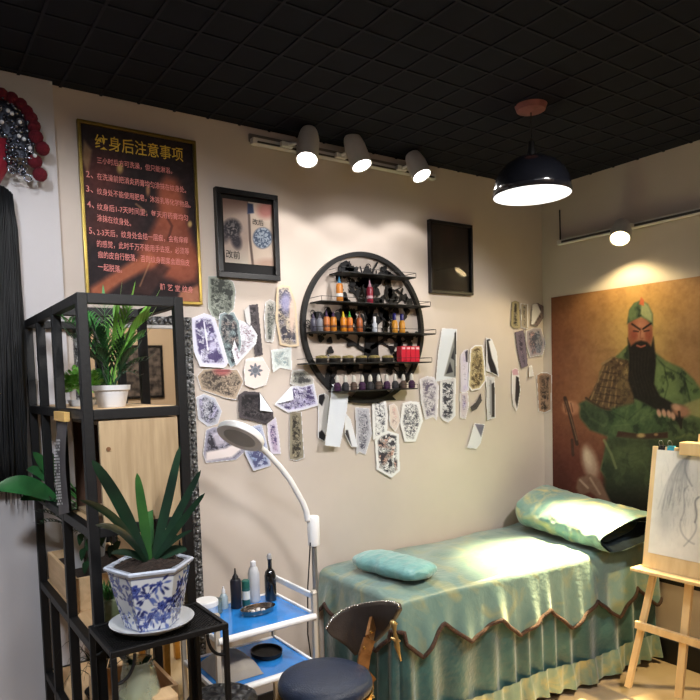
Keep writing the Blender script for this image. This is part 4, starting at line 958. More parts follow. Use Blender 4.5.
for a, b in zip(cpts, cpts[1:]): s_.obox(a, b + (b-a).normalized()*.004, .045, .012, up=(-.3, -1, 0))
sp0 = s_.build('back_support', mat('brass_wood', (150, 106, 62), .35, .7, var=.2, vscale=40), st, smooth='auto')
for px, py in ((371,632),(364,648)): MB().lathe(hy(px, py, 1.925), [(.0001,-.003),(.006,0),(.004,.004),(.0001,.005)], 8, axis=(0,-1,0)).build('bolt', GOLD, sp0)
orn = MB(); oy = bpt(396, 620).y-.03
orn.tube([hy(392,621,oy),hy(394,626,oy),hy(394.5,632,oy),hy(396,638,oy),hy(397,646,oy),hy(399,654,oy),hy(401,661,oy)], [.008,.011,.006,.009,.011,.005,.003], 8)
orn.tube([hy(391,638,oy),hy(396,640,oy),hy(400,641,oy)], [.004,.008,.004], 8).tube([hy(390,623,oy),hy(393,621,oy),hy(397,624,oy)], .004, 6)
orn.build('brass_ornament', mat('ornament_brass', (196, 170, 116), .3, .9, var=.15), st, smooth=True)
# ================================================================== black tufted stool (lower left)
TC = Vector((.842, 2.012, 0)); tr_ = .122; TZ = .545
ts = thing('tufted_stool', 'round black button-tufted leather stool half hidden below the mesh stand', 'stool', (TC.x, TC.y, 0))
rows = []
for i in range(19):
    q = i/18; row = []
    for k in range(73):
        t = k*2*PI/72; rr = tr_*math.sin(q*PI/2)**.6 if q < .8 else tr_*(math.sin(.8*PI/2)**.6 + (q-.8)*.15)
        z = TZ + .03*math.cos(q*PI/2)
        x = TC.x+rr*math.cos(t); y = TC.y+rr*math.sin(t)
        z += -.012*(math.cos((x+y)*62)*math.cos((x-y)*62))**2*(q < .85)
        row.append(Vector((x, y, z if q < .85 else TZ-.0-(q-.85)*.4)))
    rows.append(row)
MB().strip(rows).build('seat', mat('leather_black', (22, 22, 24), .35, var=.15, bump=.15, bscale=150), ts, smooth=True)
MB().lathe((TC.x,TC.y,TZ-.075), [(tr_*.9, 0), (tr_*1.02, .01), (tr_*1.02, .04), (tr_*.95, .06)], 40).build('seat_base', BLK, ts, smooth='auto')
for k in range(4):
    t = k*PI/2+.8; MB().tube([(TC.x+.11*math.cos(t)*.8,TC.y+.088*math.sin(t),TZ-.06),(TC.x+.11*math.cos(t),TC.y+.11*math.sin(t),0)], .011, 10).build('leg', BLK, ts)
# ================================================================== trolley
tx0, tx1, ty0, ty1 = .90, 1.305, 2.165, 2.512
tro = thing('trolley', 'small white two-tier trolley with blue trays beside the lamp', 'trolley', (1.1, 2.32, 0))
BLUE = mat('tray_blue', (44, 132, 212), .18, var=.08, coat=.4)
for x_ in (tx0, tx1):
    for y_ in (ty0, ty1):
        po0 = MB().box((x_-.009,y_-.009,.05),(x_+.009,y_+.009,.775), .003).lathe((x_,y_,.772), [(.012, 0), (.014, .008), (.010, .016), (.0001, .018)], 12).build('post', mat('post_beige', (196, 188, 176), .35, .3, var=.05), tro, smooth='auto')
        MB().lathe((x_,y_-.01,.024), [(.0001,-.010),(.022,-.010),(.024,0),(.022,.010),(.0001,.010)], 16, axis=(1, 0, 0)).box((x_-.006,y_-.012,.02),(x_+.006,y_+.008,.055)).build('caster', mat('caster_grey', (60, 60, 62), .5, var=.1), po0)
for zt in (.695, .50):
    MB().box((tx0,ty0,zt-.012),(tx1,ty1,zt-.004), .002).build('tray', BLUE, tro)
    MB().tube([(tx0,ty0-.006,zt-.008),(tx1,ty0-.006,zt-.008)], .013, 14).build('front_rod', WHT, tro, smooth='auto')
    MB().tube([(tx0,ty1,zt-.008),(tx1,ty1,zt-.008)], .009, 12).build('back_rod', WHT, tro, smooth='auto')
    for x_ in (tx0, tx1): MB().box((x_-.006,ty0,zt-.014),(x_+.006,ty1,zt+.004), .002).build('side_rail', WHT, tro)
for x_ in (tx0, tx1): MB().box((x_-.006,ty0,.752),(x_+.006,ty1,.776), .003).build('hand_rail', WHT, tro)
ZTR = .692
def onp(px, py, z=ZTR): return hz(px, py, z)
def bot(name, label, px, py, prof, m, capprof=None, capm=None, cat='bottle', group='bottles and jars on the trolley', extra=None):
    p = onp(px, py); t = thing(name, label, cat, (p.x, p.y, ZTR), group)
    MB().lathe((p.x,p.y,ZTR), prof, 24).build('bottle_body' if cat == 'bottle' else 'jar_body', m, t, smooth='auto')
    if capprof: MB().lathe((p.x,p.y,ZTR+prof[-1][1]-.001), capprof, 20).build('cap' if cat == 'bottle' else 'lid', capm, t, smooth='auto')
    if extra: extra(t, p)
    return t
bot('squeeze_bottle', 'dark navy squeeze bottle with pointed nozzle on the trolley', 236.5, 607.5, [(.021,0),(.022,.003),(.022,.11),(.018,.118)], mat('navy_plastic', (28, 30, 42), .35, var=.08), [(.014,0),(.012,.012),(.005,.022),(.0025,.045),(.0001,.046)], mat('nozzle_black', (22, 22, 26), .4, var=.1))
def lab_(t, p): MB().lathe((p.x,p.y,ZTR+.03), [(.0168,0),(.0168,.035)], 20).build('paper_label', mat('label_white', (220, 224, 224), .6, var=.05), t)
bot('small_bottle', 'small bottle with green cap and white label behind the navy squeeze bottle', 246.5, 606, [(.015,0),(.0165,.003),(.0165,.07),(.014,.078)], mat('teal_plastic', (40, 96, 96), .4, var=.08), [(.0165,0),(.0165,.028),(.012,.032),(.0001,.032)], mat('cap_green', (36, 96, 84), .4, var=.05), extra=lab_)
bot('spray_bottle', 'translucent white plastic bottle in the middle of the trolley', 254.5, 601, [(.022,0),(.024,.004),(.024,.118),(.018,.140),(.010,.150)], mat('milky_plastic', (206, 208, 212), .35, var=.05, alpha=.8), [(.012,0),(.012,.018),(.006,.022),(.0001,.022)], mat('cap_clear', (220, 220, 224), .3, var=.03))
bot('glass_bottle', 'tall black glass bottle with silver top on the trolley', 271, 600, [(.022,0),(.024,.004),(.024,.105),(.020,.122),(.0085,.136),(.0085,.168),(.010,.170),(.010,.177)], mat('black_glass', (14, 14, 16), .12, coat=.5, var=.1), [(.011,0),(.0115,.010),(.008,.020),(.0001,.023)], mat('silver_cap', (206, 206, 210), .25, .6, var=.05))
bot('plastic_jar', 'white lidded jar with blue band on the trolley, behind the mesh stand', 207, 619, [(.040,0),(.043,.004),(.043,.056)], mat('jar_blue', (120, 160, 206), .4, col2=(190, 206, 224), vscale=30), [(.046,0),(.046,.017),(.042,.022),(.0001,.023)], WHT, cat='jar')
bot('small_bottle', 'short pale clear bottle between the white jar and navy squeeze bottle', 224, 608, [(.017,0),(.018,.003),(.018,.045),(.010,.058),(.007,.062)], mat('pale_plastic', (176, 196, 206), .2, alpha=.75, var=.05), [(.008,0),(.007,.015),(.003,.02),(.003,.028),(.0001,.029)], mat('cap_clear', (220, 220, 224)))
bot('glass_jar', 'open clear grey jar behind the white lidded jar', 216, 613, [(.024,0),(.027,.004),(.027,.055),(.025,.055),(.025,.006),(.0001,.006)], mat('smoky_plastic', (130, 150, 150), .1, alpha=.55, var=.05), cat='jar')
p = onp(258, 613); ty = thing('steel_dish', 'oval stainless steel kidney dish at the front edge of the trolley', 'dish', (p.x, p.y, ZTR))
MB().lathe((p.x,p.y,ZTR), [(.0001,.001),(.056,.001),(.063,.004),(.070,.023),(.074,.024),(.071,.021),(.064,.006),(.056,.004),(.0001,.004)], 40, sx=1.0, sy=.62).build('dish_bowl', mat('steel_dark', (160, 150, 142), .22, 1, var=.2, vscale=40), ty, smooth='auto')
for k, (a_, b_) in enumerate(((-.02,.005),(0,.0),(.02,-.006),(.008,.012))): MB().lathe((p.x+a_,p.y+b_,ZTR+.004), [(.0001,0),(.009,.001),(.008,.010),(.0001,.012)], 10).build('cotton_ball', mat('cotton', (206, 200, 196), .9, var=.1), ty, smooth=True)
# things on the lower tier
p = hz(225, 668, .497); pk = thing('cloth_bundle', 'folded beige grey cloth bundle on the lower tray of the trolley', 'cloth', (1.0, 2.33, .497))
rows = []
for i in range(21):
    row = []
    for k in range(25):
        a = i/20; b = k/24; e = (max(0, math.sin(a*PI))*max(0, math.sin(b*PI)))**.4
        row.append(Vector((.93+.17*a, 2.21+.23*b, .498+.065*e*(.8+.4*fbm(a*4, b*4, 3)))))
    rows.append(row)
MB().strip(rows).build('cloth', mat('cloth_beige', (150, 142, 132), .85, var=.12, vscale=12), pk, smooth=True)
MB().lathe((1.19,2.36,.497), [(.05,0),(.058,.005),(.060,.020),(.056,.020),(.054,.008),(.0001,.008)], 28, sx=1.05, sy=1.2).build('black_tray', BLK, smooth='auto', label='shallow black bowl on the lower tray of the trolley', cat='bowl')
# ================================================================== magnifier lamp on floor stand
lm = thing('magnifier_lamp', 'white gooseneck magnifier lamp on a floor pole between trolley and bed', 'lamp', (1.43, 2.36, 0))
LP = Vector((1.432, 2.36, 0)); yl = 2.36
sock = hy(308.5, 540, yl); ctop = hy(308, 523, yl)
MB().tube([(LP.x,LP.y,.03),(LP.x,LP.y,sock.z-.02)], .0115, 14).build('pole', mat('pole_steel', (150, 150, 150), .3, .7, var=.05), lm, smooth='auto')
MB().lathe((LP.x,LP.y,sock.z-.03), [(.014,0),(.024,.004),(.026,.01),(.026,ctop.z-sock.z+.05),(.022,ctop.z-sock.z+.056),(.0001,ctop.z-sock.z+.056)], 28).build('joint_sleeve', WHT, lm, smooth='auto')
hub = Vector((LP.x, LP.y, 0))
for k in range(5):
    t = k*2*PI/5+.3; e = hub+Vector((math.cos(t)*.15*.8, math.sin(t)*.15*.8, .045)); 
    bf0 = MB().obox((hub.x,hub.y,.055), e, .022, .018).build('base_foot', WHT, lm)
    MB().lathe((e.x,e.y,.021), [(.0001,-.008),(.019,-.008),(.021,0),(.019,.008),(.0001,.008)], 14, axis=(math.sin(t), -math.cos(t), 0)).build('caster', BLK, bf0)
neck = [(308,521),(306.5,512),(303,503),(297.5,493),(290,480),(281,468),(272,458),(265,451),(261,448)]
ys = [2.36, 2.36, 2.355, 2.35, 2.34, 2.33, 2.32, 2.31, 2.305]
np_ = [hy(a, b, y_) for (a, b), y_ in zip(neck, ys)]
# smooth the neck
sm = []
for i in range(len(np_)-1):
    for q in range(4): sm.append(np_[i].lerp(np_[i+1], q/4))
sm.append(np_[-1])
MB().tube(sm, [.013-.002*i/len(sm) for i in range(len(sm))], 14).build('gooseneck', WHT, lm, smooth=True)
hc = hy(240.5, 436.5, 2.30); dpt = (hc-EYE).dot(FW); rad = 24.5/F*dpt
vd = (hc-EYE).normalized(); tl_a = math.radians(-23)
dx = (RT*math.cos(tl_a)+UP*math.sin(tl_a)); dx = (dx - vd*dx.dot(vd)).normalized(); upp = dx.cross(vd).normalized(); upp = upp if upp.z > 0 else -upp
nrm = (upp*.92 + vd*.40).normalized()
MB().lathe(hc-nrm*.006, [(.0001,.026),(rad*.7,.026),(rad*.93,.024),(rad,.016),(rad,.0),(rad*.97,-.004),(rad*.86,-.004)], 48, axis=nrm).build('lamp_head', WHT, lm, smooth='auto')
hd0 = bpy.context.scene.objects['lamp_head']
MB().lathe(hc-nrm*.006, [(rad*.86,-.003),(rad*.6,-.0045),(.0001,-.005)], 48, axis=nrm).build('diffuser', mat('diffuser_grey', (170, 172, 172), .4, var=.03), hd0, smooth=True)
MB().tube([hy(262,449,2.305), hy(257,445.5,2.302)], [.012,.016], 14).build('neck_joint', WHT, lm, smooth=True)
MB().tube([(LP.x-.024,LP.y-.01,sock.z-.01),(LP.x-.035,LP.y-.02,sock.z-.06),(LP.x-.05,LP.y-.02,sock.z-.20),(LP.x-.045,LP.y,sock.z-.4),(LP.x-.02,LP.y,.3)], .003, 6).build('power_cord', BLK, lm)
# ================================================================== black iron plant shelf
SX0, SX1, SYF, SYB = .421, .715, 1.865, 2.722
sh = thing('plant_shelf', 'tall open black metal plant shelf standing left against the wall', 'shelf', ((SX0+SX1)/2, (SYF+SYB)/2, 0))
PW = .027
posts = {SYF: (0, 1.855), 2.20: (0, 1.855), 2.46: (1.2, 1.855), SYB-PW: (0, 1.855)}
for y_, (z0, z1) in posts.items():
    for x_ in (SX0, SX1-PW): MB().box((x_,y_,z0),(x_+PW,y_+PW,z1), .002).build('post', BLK, sh)
for x_ in (SX0,): MB().box((x_,2.50,0),(x_+PW,2.50+PW,.86), .002).build('post', BLK, sh)
LV = (1.855, 1.54, 1.215, .875, .52)
for z_ in LV:
    for x_ in (SX0, SX1-PW): MB().box((x_+.001,SYF+PW,z_-.028),(x_+PW-.001,SYB-PW,z_), .002).build('side_rail', BLK, sh)
    for y_ in (SYF, 2.20, SYB-PW): MB().box((SX0+PW,y_+.001,z_-.028),(SX1-PW,y_+PW-.001,z_), .002).build('cross_rail', BLK, sh)
for z_, y0, y1 in ((1.54, 1.90, 2.70), (1.215, 1.90, 2.19), (.875, 1.90, 2.70), (.52, 1.90, 2.70)):
    MB().box((SX0+PW,y0,z_-.010),(SX1-PW,y1,z_+.001), .001).build('shelf_board', WOODH, sh, label='pale wooden shelf board')
MB().tube([(SX1-PW-.004,SYF+.01,1.80),(SX1-PW-.016,SYF+.01,1.797),(SX1-PW-.018,SYF+.01,1.783),(SX1-PW-.008,SYF+.01,1.778)], .003, 8).build('hook', BLK, sh)
# crate lying on its side, open to the left
CRW = mat('crate_pine', (160, 136, 104), .6, col2=(180, 156, 122), vscale=9, stretch=(7, 5, .6), bump=.05, bscale=60); CRSHADE = mat('crate_inside_shade', (74, 50, 38), .7, col2=(92, 64, 48), vscale=9, stretch=(5, 5, .7))  # shadow inside the crate painted as dark brown on rear and side panels
cr = thing('wooden_crate', 'pale pine crate lying open to the left in the middle of the shelf', 'crate', (.575, 2.04, 1.2165))
cx0, cx1, cy0, cy1, cz0, cz1 = .462, .684, 1.872, 2.195, 1.2165, 1.508
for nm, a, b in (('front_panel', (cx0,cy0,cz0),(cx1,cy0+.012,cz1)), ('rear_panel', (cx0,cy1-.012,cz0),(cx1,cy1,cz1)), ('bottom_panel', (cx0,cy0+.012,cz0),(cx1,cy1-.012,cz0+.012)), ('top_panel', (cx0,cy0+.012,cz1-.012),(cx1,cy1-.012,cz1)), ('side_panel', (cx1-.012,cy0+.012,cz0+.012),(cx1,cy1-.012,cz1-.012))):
    pn0 = MB().box(a, b, .001).build(nm, CRW if nm in ('front_panel', 'bottom_panel', 'top_panel') else CRSHADE, cr)
    if nm == 'front_panel': fp0 = pn0
MB().tube([(.484,1.8715,1.43),(.484,1.8685,1.43)], .006, 12).build('wood_knot', mat('knot_brown', (110, 74, 46), .7, var=.2), fp0)
# hanging notice
nt_ = thing('hanging_notice', 'narrow black notice strip with white writing hanging from a wooden clip on the shelf side', 'notice', (.42, 2.2, 1.3))
q = [hx(57.5, 422, 0.414), hx(67.5, 422, 0.414), hx(67.5, 513, .411), hx(57.5, 515, .411)]
NB_ = MB(); rows = []
for j in range(13):
    t = j/12; l = q[0].lerp(q[3], t); r_ = q[1].lerp(q[2], t); o = Vector((-.006*math.sin(t*PI*1.3), 0, 0)); rows.append([l+o, (l+r_)/2+o-Vector((.002, 0, 0)), r_+o])
ns0 = NB_.strip(rows).build('notice_sheet', mat('notice_black', (84, 80, 84), .6, col2=(100, 94, 94), vscale=12), nt_, smooth=True)
wr = MB()
for k in range(22):
    t = .18+k*.033; l = q[0].lerp(q[3], t); r_ = q[1].lerp(q[2], t); off = Vector((-.0095-.006*math.sin(t*PI*1.3), 0, 0)); rw = random.Random(k)
    for c in range(5):
        if rw.random() < .8:
            a = .2+c*.12; p = l.lerp(r_, a)+off; wdt = (r_-l)*(.05+.04*rw.random()); wr.add([p, p+wdt, p+wdt+Vector((0,0,-.006)), p+Vector((0,0,-.006))], [(0,1,2,3)])
tagp(wr.build('notice_text', mat('notice_white', (236, 236, 236), .6, var=.05), ns0), kind='stuff')
a, b = hx(57, 411, 0.414), hx(68, 422, 0.414)
MB().box((.404,min(a.y,b.y),b.z),(.4205,max(a.y,b.y),a.z), .002).build('wooden_clip', mat('clip_wood', (250, 200, 120), .6, var=.08), nt_, label='yellow wooden clip')
# ------------------------------------------------------------------ plants
def blade(mb, base, tip, w_, arch=.05, n=12, fold=.25, side=None, droop=0, taper=.55, strap=False):
    base, tip = Vector(base), Vector(tip); d = tip-base; s_ = side or d.cross(Vector((0, 0, 1)))
    s_ = Vector(s_).normalized() if Vector(s_).length > 1e-4 else Vector((1, 0, 0)); rows = []
    for i in range(n+1):
        t = i/n; c = base + d*t + Vector((0, 0, arch*math.sin(PI*t))) - Vector((0, 0, droop*t*t))
        ww = w_*((math.sin(PI*min(1, t**taper*1.0))**.6 if t < 1 else 0) if not strap else min(1, .55+t*1.2)*max(0, 1-t**5)**.55); ww = max(ww, .0006) if t > 0 else w_*.35
        rows.append([c - s_*ww/2 + Vector((0,0,fold*ww*.5)), c, c + s_*ww/2 + Vector((0,0,fold*ww*.5))])
    return mb.strip(rows)
def leafy_frond(mb, base, tip, arch, n, ll, lw, dark=None, up=.25):
    base, tip = Vector(base), Vector(tip); d = tip-base; side = d.cross(Vector((0, 0, 1))); side.normalize()
    pts = [base + d*(i/14) + Vector((0,0,arch*math.sin(PI*i/14))) for i in range(15)]
    mb.tube(pts, [.0022*(1-i/18) for i in range(15)], 5)
    for k in range(n):
        t = .3+.7*k/n; i = t*14; c = pts[min(int(i), 13)].lerp(pts[min(int(i)+1, 14)], i-int(i)); dn = d.normalized()
        L = ll*math.sin(PI*(.25+.7*t))**.6
        for s_ in (-1, 1):
            e = c + side*(s_*L*.75) + dn*(L*.75) + Vector((0,0,L*up - L*.2)); blade(mb, c, e, lw, .006, 5, .3)
    blade(mb, pts[-1], pts[-1]+d.normalized()*ll*.9, lw, 0, 5, .3)
palm = thing('potted_palm', 'small feathery palm in a white plastic pot on the upper shelf', 'plant', (0,0,0))
pb_ = hy(112, 408.5, 1.99); PZ = 1.5415; palm.location = (pb_.x, 1.99, PZ)
pr = .052
pot0 = MB().lathe((pb_.x,1.99,PZ), [(pr*.72,0),(pr*.74,.002),(pr*.93,.048),(pr*1.03,.050),(pr*1.06,.064),(pr*.98,.064),(pr*.94,.05),(.0001,.05)], 40).build('pot', mat('pot_white', (206, 206, 208), .45, var=.03), palm, smooth='auto')
MB().lathe((pb_.x,1.99,PZ+.045), [(pr*.92,0),(pr*.9,.012),(.0001,.014)], 24).build('soil', SOIL, pot0)
B0 = Vector((pb_.x, 1.99, PZ+.055))
fl = MB(); fd = MB(); fm = MB()
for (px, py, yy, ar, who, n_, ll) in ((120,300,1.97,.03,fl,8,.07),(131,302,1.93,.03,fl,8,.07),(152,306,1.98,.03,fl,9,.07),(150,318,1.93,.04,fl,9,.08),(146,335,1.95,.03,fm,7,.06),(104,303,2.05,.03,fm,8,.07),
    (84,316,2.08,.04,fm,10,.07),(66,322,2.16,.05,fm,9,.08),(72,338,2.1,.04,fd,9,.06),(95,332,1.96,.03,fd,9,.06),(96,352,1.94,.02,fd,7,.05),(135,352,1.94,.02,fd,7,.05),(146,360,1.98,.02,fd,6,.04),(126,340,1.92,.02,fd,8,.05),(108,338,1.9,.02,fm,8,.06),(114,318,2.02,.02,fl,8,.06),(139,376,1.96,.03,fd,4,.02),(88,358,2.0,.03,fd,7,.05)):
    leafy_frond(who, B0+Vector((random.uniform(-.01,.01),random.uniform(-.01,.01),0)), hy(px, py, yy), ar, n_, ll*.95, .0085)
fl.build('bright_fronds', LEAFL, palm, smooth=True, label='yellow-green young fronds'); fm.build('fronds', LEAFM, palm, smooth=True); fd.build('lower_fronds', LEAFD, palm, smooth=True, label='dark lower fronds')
def bush(name, label, c, r_, n, m, pot=None, seed=1, lw=.012, flat=1.0):
    t = thing(name, label, 'plant', (c.x, c.y, c.z)); rr = random.Random(seed); mb = MB(); cc_ = c+Vector((0,0,pot[1] if pot else 0))
    for k in range(n):
        a = rr.uniform(0, 2*PI); e = math.asin(rr.uniform(-.2, 1)); d = Vector((math.cos(a)*math.cos(e), math.sin(a)*math.cos(e), math.sin(e)*flat))
        p = cc_+Vector((0,0,r_*.6))+d*r_*rr.uniform(.45, 1); blade(mb, p, p+(d+Vector((rr.uniform(-.6,.6),rr.uniform(-.6,.6),rr.uniform(-.3,.5)))).normalized()*lw*1.5, lw, .002, 4, .3)
    for k in range(10):
        a = rr.uniform(0, 2*PI); mb.tube([cc_, cc_+Vector((math.cos(a)*r_*.4, math.sin(a)*r_*.4, r_*.8))], .0012, 5)
    mb.build('leaves', m, t, smooth=True)
    if pot: MB().lathe(c, [(pot[0]*.8,0),(pot[0],pot[1]),(pot[0]*.9,pot[1]),(pot[0]*.85,pot[1]*.8),(.0001,pot[1]*.8)], 24).build('pot', pot[2], t, smooth='auto')
    return t
c = hy(82, 405, 2.26); bush('bushy_plant', 'low bright green bushy plant behind the palm pot', Vector((c.x+.005, 2.28, 1.5415)), .062, 420, LEAFL, (.045, .02, mat('pot_white', (206,206,208))), 3, .014)
c = hy(108, 405, 2.36); bush('bushy_plant', 'second small round green plant behind the white palm pot', Vector((.60, 2.40, 1.5415)), .055, 380, LEAFM, (.045, .025, mat('pot_white', (206,206,208))), 5, .012)
# trough of wood on the fourth level
tg = thing('wooden_planter', 'long pale wooden planter box on the fourth level of the shelf', 'planter', (.575, 2.46, .876))
za, zb_ = .876, .985; a0, a1, b0_, b1_ = .451, .68, 2.235, 2.685
MB().box((a0,b0_,za),(a0+.012,b1_,zb_), .001).build('front_panel', WOODH, tg); MB().box((a1-.012,b0_,za),(a1,b1_,zb_), .001).build('rear_panel', WOODH, tg)
MB().box((a0+.012,b0_,za),(a1-.012,b0_+.012,zb_), .001).build('end_panel', WOODH, tg); MB().box((a0+.012,b1_-.012,za),(a1-.012,b1_,zb_), .001).build('end_panel', WOODH, tg)
MB().box((a0+.012,b0_+.012,za),(a1-.012,b1_-.012,zb_-.03)).build('soil', SOIL, tg)
# white pot with fern standing in the planter
fp = thing('potted_fern', 'dark fern in a white square pot standing in the wooden planter', 'plant', (.522, 2.50, zb_-.029))
zf = zb_-.029
MB().lathe((.509,2.50,zf), [(.032,0),(.034,.003),(.043,.14),(.046,.141),(.046,.150),(.041,.15),(.040,.12),(.0001,.12)], 48, sides=4, rot=PI/4).build('pot', mat('pot_white', (206,206,208)), fp, smooth='auto')
ff = MB()
for (px, py, yy) in ((38,512,2.5),(46,505,2.45),(40,524,2.5),(52,500,2.4),(62,496,2.3),(74,505,2.26),(84,535,2.22),(90,548,2.2),(60,512,2.25)):
    leafy_frond(ff, Vector((.509,2.50,zf+.135)), hy(px, py, yy), .02, 7, .030, .006)
ff.build('fronds', LEAFD, fp, smooth=True)
# broad leaved plant reaching out to the left
bl = thing('broad_leaf_plant', 'plant with large glossy dark green leaves reaching left out of the shelf', 'plant', (.605, 2.615, zf))
MB().lathe((.605,2.615,zf), [(.035,0),(.05,.10),(.053,.11),(.045,.11),(.04,.09),(.0001,.09)], 28).build('pot', mat('pot_grey', (120, 120, 118), .6, var=.1), bl, smooth='auto')
bs = Vector((.605, 2.615, zf+.09)); lv = MB(); stm = MB()
def broad(tipx, tipy, yy, basex, basey, by_, w_, arch=.03, side=(0,.5,.85)):
    b = hy(basex, basey, by_); t = hy(tipx, tipy, yy); stm.tube([bs, bs.lerp(b, .5)+Vector((0,0,.04)), b], .0028, 6); blade(lv, b, t, w_, arch, 16, .25, side=Vector(side), taper=.8)
broad(-6,489,2.42, 58,500,2.42, .075, .022); broad(33,452,2.55, 60,484,2.5, .05, .0, (.5,.3,.3)); broad(46,448,2.48, 62,482,2.5, .042, .0, (.7,.3,.1)); broad(27,470,2.6, 56,492,2.5, .05, .02)
broad(57,446,2.55, 66,478,2.5, .03, .0, (.7,.3,.1)); broad(20,500,2.5, 56,505,2.5, .045, .02)
stm.build('stems', LEAFM, bl, smooth=True); lv.build('leaves', mat('leaf_glossy', (22, 66, 36), .25, col2=(48, 104, 56), vscale=10, coat=.3), bl, smooth=True)
# trailing leaves and green glass planter at the front of the fourth level
gb = thing('glass_planter', 'small square greenish glass planter with moss beside the porcelain pot', 'planter', (.50, 2.0, .876))
MB().box((.463,1.925,.877),(.56,2.07,.990), .004).build('tank', mat('glass_green', (150, 156, 122), .25, col2=(96, 110, 74), vscale=22, bump=.1), gb)
mm = MB(); rr = random.Random(9)
for k in range(160):
    p = Vector((rr.uniform(.47,.555), rr.uniform(1.93,2.06), .99)); blade(mm, p, p+Vector((rr.uniform(-.02,.02),rr.uniform(-.02,.02),rr.uniform(.01,.04))), .007, 0, 4)
mm.build('moss', LEAFM, gb, smooth=True)
tv = thing('trailing_plant', 'trailing vine with dark leaves hanging beneath the pine crate', 'plant', (.55, 2.12, 1.1))
tl_ = MB(); 
for k, (px, py, yy) in enumerate(((84,555,2.05),(87,568,2.03),(90,545,2.0),(82,540,2.1),(112,552,1.95),(118,548,1.95),(104,540,1.96),(95,532,1.97))):
    e = hy(px, py, yy); s0 = Vector((.55, 2.12, 1.187)); tl_.tube([s0, s0.lerp(e, .5)+Vector((0,0,.015)), e+Vector((0,0,.02))], .0016, 5); blade(tl_, e+Vector((0,0,.02)), e+Vector((-.01,-.01,-.015)), .022, .003, 7, .2, side=(1,.2,0)); blade(tl_, s0.lerp(e, .6)+Vector((0,0,.01)), s0.lerp(e, .6)+Vector((.02,-.01,-.01)), .016, .003, 6)
tl_.build('vine', LEAFD, tv, smooth=True)
# lowest visible level: wooden box and wiry dry plant
wb = thing('wooden_box', 'open pine box on the lowest visible shelf level behind the mesh stand legs', 'box', (.56, 2.05, .5215))
for nm, a, b in (('front_panel', (.465,1.92,.5215),(.477,2.18,.69)), ('rear_panel', (.655,1.92,.5215),(.667,2.18,.69)), ('end_panel', (.477,1.92,.5215),(.655,1.932,.69)), ('end_panel', (.477,2.168,.5215),(.655,2.18,.69)), ('bottom_panel', (.477,1.932,.5215),(.655,2.168,.535))):
    MB().box(a, b, .001).build(nm, WOODH, wb)
dp = thing('wiry_plant', 'wiry plant of thin arching dark stems in a black dish on the low shelf', 'plant', (.54, 2.36, .5215))
MB().lathe((.55,2.36,.5215), [(.05,0),(.062,.025),(.058,.025),(.05,.01),(.0001,.01)], 28).build('dish', BLK, dp, smooth='auto')
ww_ = MB(); rr = random.Random(4)
for k in range(34):
    a = rr.uniform(0, 2*PI); L = rr.uniform(.08, .17); H = rr.uniform(.10, .24); s0 = Vector((.55, 2.36, .535)); q_ = []
    for i in range(13):
        t = i/12; q_.append(s0+Vector((math.cos(a)*L*t, math.sin(a)*L*t, H*math.sin(PI*t*.8))))
    ww_.tube([Vector((max(SX0-.03, p.x), min(p.y, 2.68), p.z)) for p in q_], [.0017*(1-i/16) for i in range(13)], 5)
ww_.build('stems', mat('stem_dark', (34, 44, 32), .6, var=.2), dp, smooth=True)
# ================================================================== black iron stand with mesh top
ZS = .955; mxa, mxb, mya, myb = .402, .712, 1.630, 1.858
ms = thing('mesh_stand', 'low square black iron stand with mesh top in front of the plant shelf', 'stand', ((mxa+mxb)/2, (mya+myb)/2, 0))
f = MB()
f.box((mxa,mya,ZS-.016),(mxb,mya+.012,ZS), .002).box((mxa,myb-.012,ZS-.016),(mxb,myb,ZS), .002).box((mxa,mya+.012,ZS-.016),(mxa+.012,myb-.012,ZS), .002).box((mxb-.012,mya+.012,ZS-.016),(mxb,myb-.012,ZS), .002)
f.build('top_frame', BLK, ms)
lat = MB(); W1, H1 = mxb-mxa-.02, myb-mya-.02; X1, Y1 = mxa+.01, mya+.01
def clipseg(x, y, dx, dy):
    t0, t1 = -9, 9
    for p, d_, lo, hi in ((x, dx, 0, W1), (y, dy, 0, H1)):
        a = (lo-p)/d_; b = (hi-p)/d_; t0 = max(t0, min(a, b)); t1 = min(t1, max(a, b))
    return (t0, t1) if t1 > t0+.001 else None
k = -H1
while k < W1+H1:
    for dx, x_ in ((1, k), (-1, k)):
        r_ = clipseg(x_, 0, dx, 1)
        if r_: lat.obox((X1+x_+dx*r_[0], Y1+r_[0], ZS-.006), (X1+x_+dx*r_[1], Y1+r_[1], ZS-.006), .0042, .003)
    k += .0125
lat.build('mesh_top', BLK, ms)
for x_ in (mxa, mxb-.014):
    for y_ in (mya, myb-.014):
        MB().box((x_,y_,0),(x_+.014,y_+.014,ZS-.016), .002).build('leg', BLK, ms)
for x_, s_ in ((mxb-.014, -1), (mxa+.014, 1)):
    for y_ in (mya+.007, myb-.007):
        pts = [(x_+s_*(.045*math.cos(t)-0), y_, ZS-.02-.065*(math.sin(t))) for t in [i*PI/16 for i in range(9)]]
        MB().tube(pts, .0045, 8).build('scroll_bracket', BLK, ms)
ZL = .60
g = MB()
g.box((mxa+.014,mya,ZL-.012),(mxb-.014,mya+.012,ZL)).box((mxa+.014,myb-.012,ZL-.012),(mxb-.014,myb,ZL)).box((mxa,mya+.014,ZL-.012),(mxa+.012,myb-.014,ZL)).box((mxb-.012,mya+.014,ZL-.012),(mxb,myb-.014,ZL)).box((mxa+.012,mya+.012,ZL-.008),(mxb-.012,myb-.012,ZL-.001))
g.build('lower_shelf', BLK, ms)
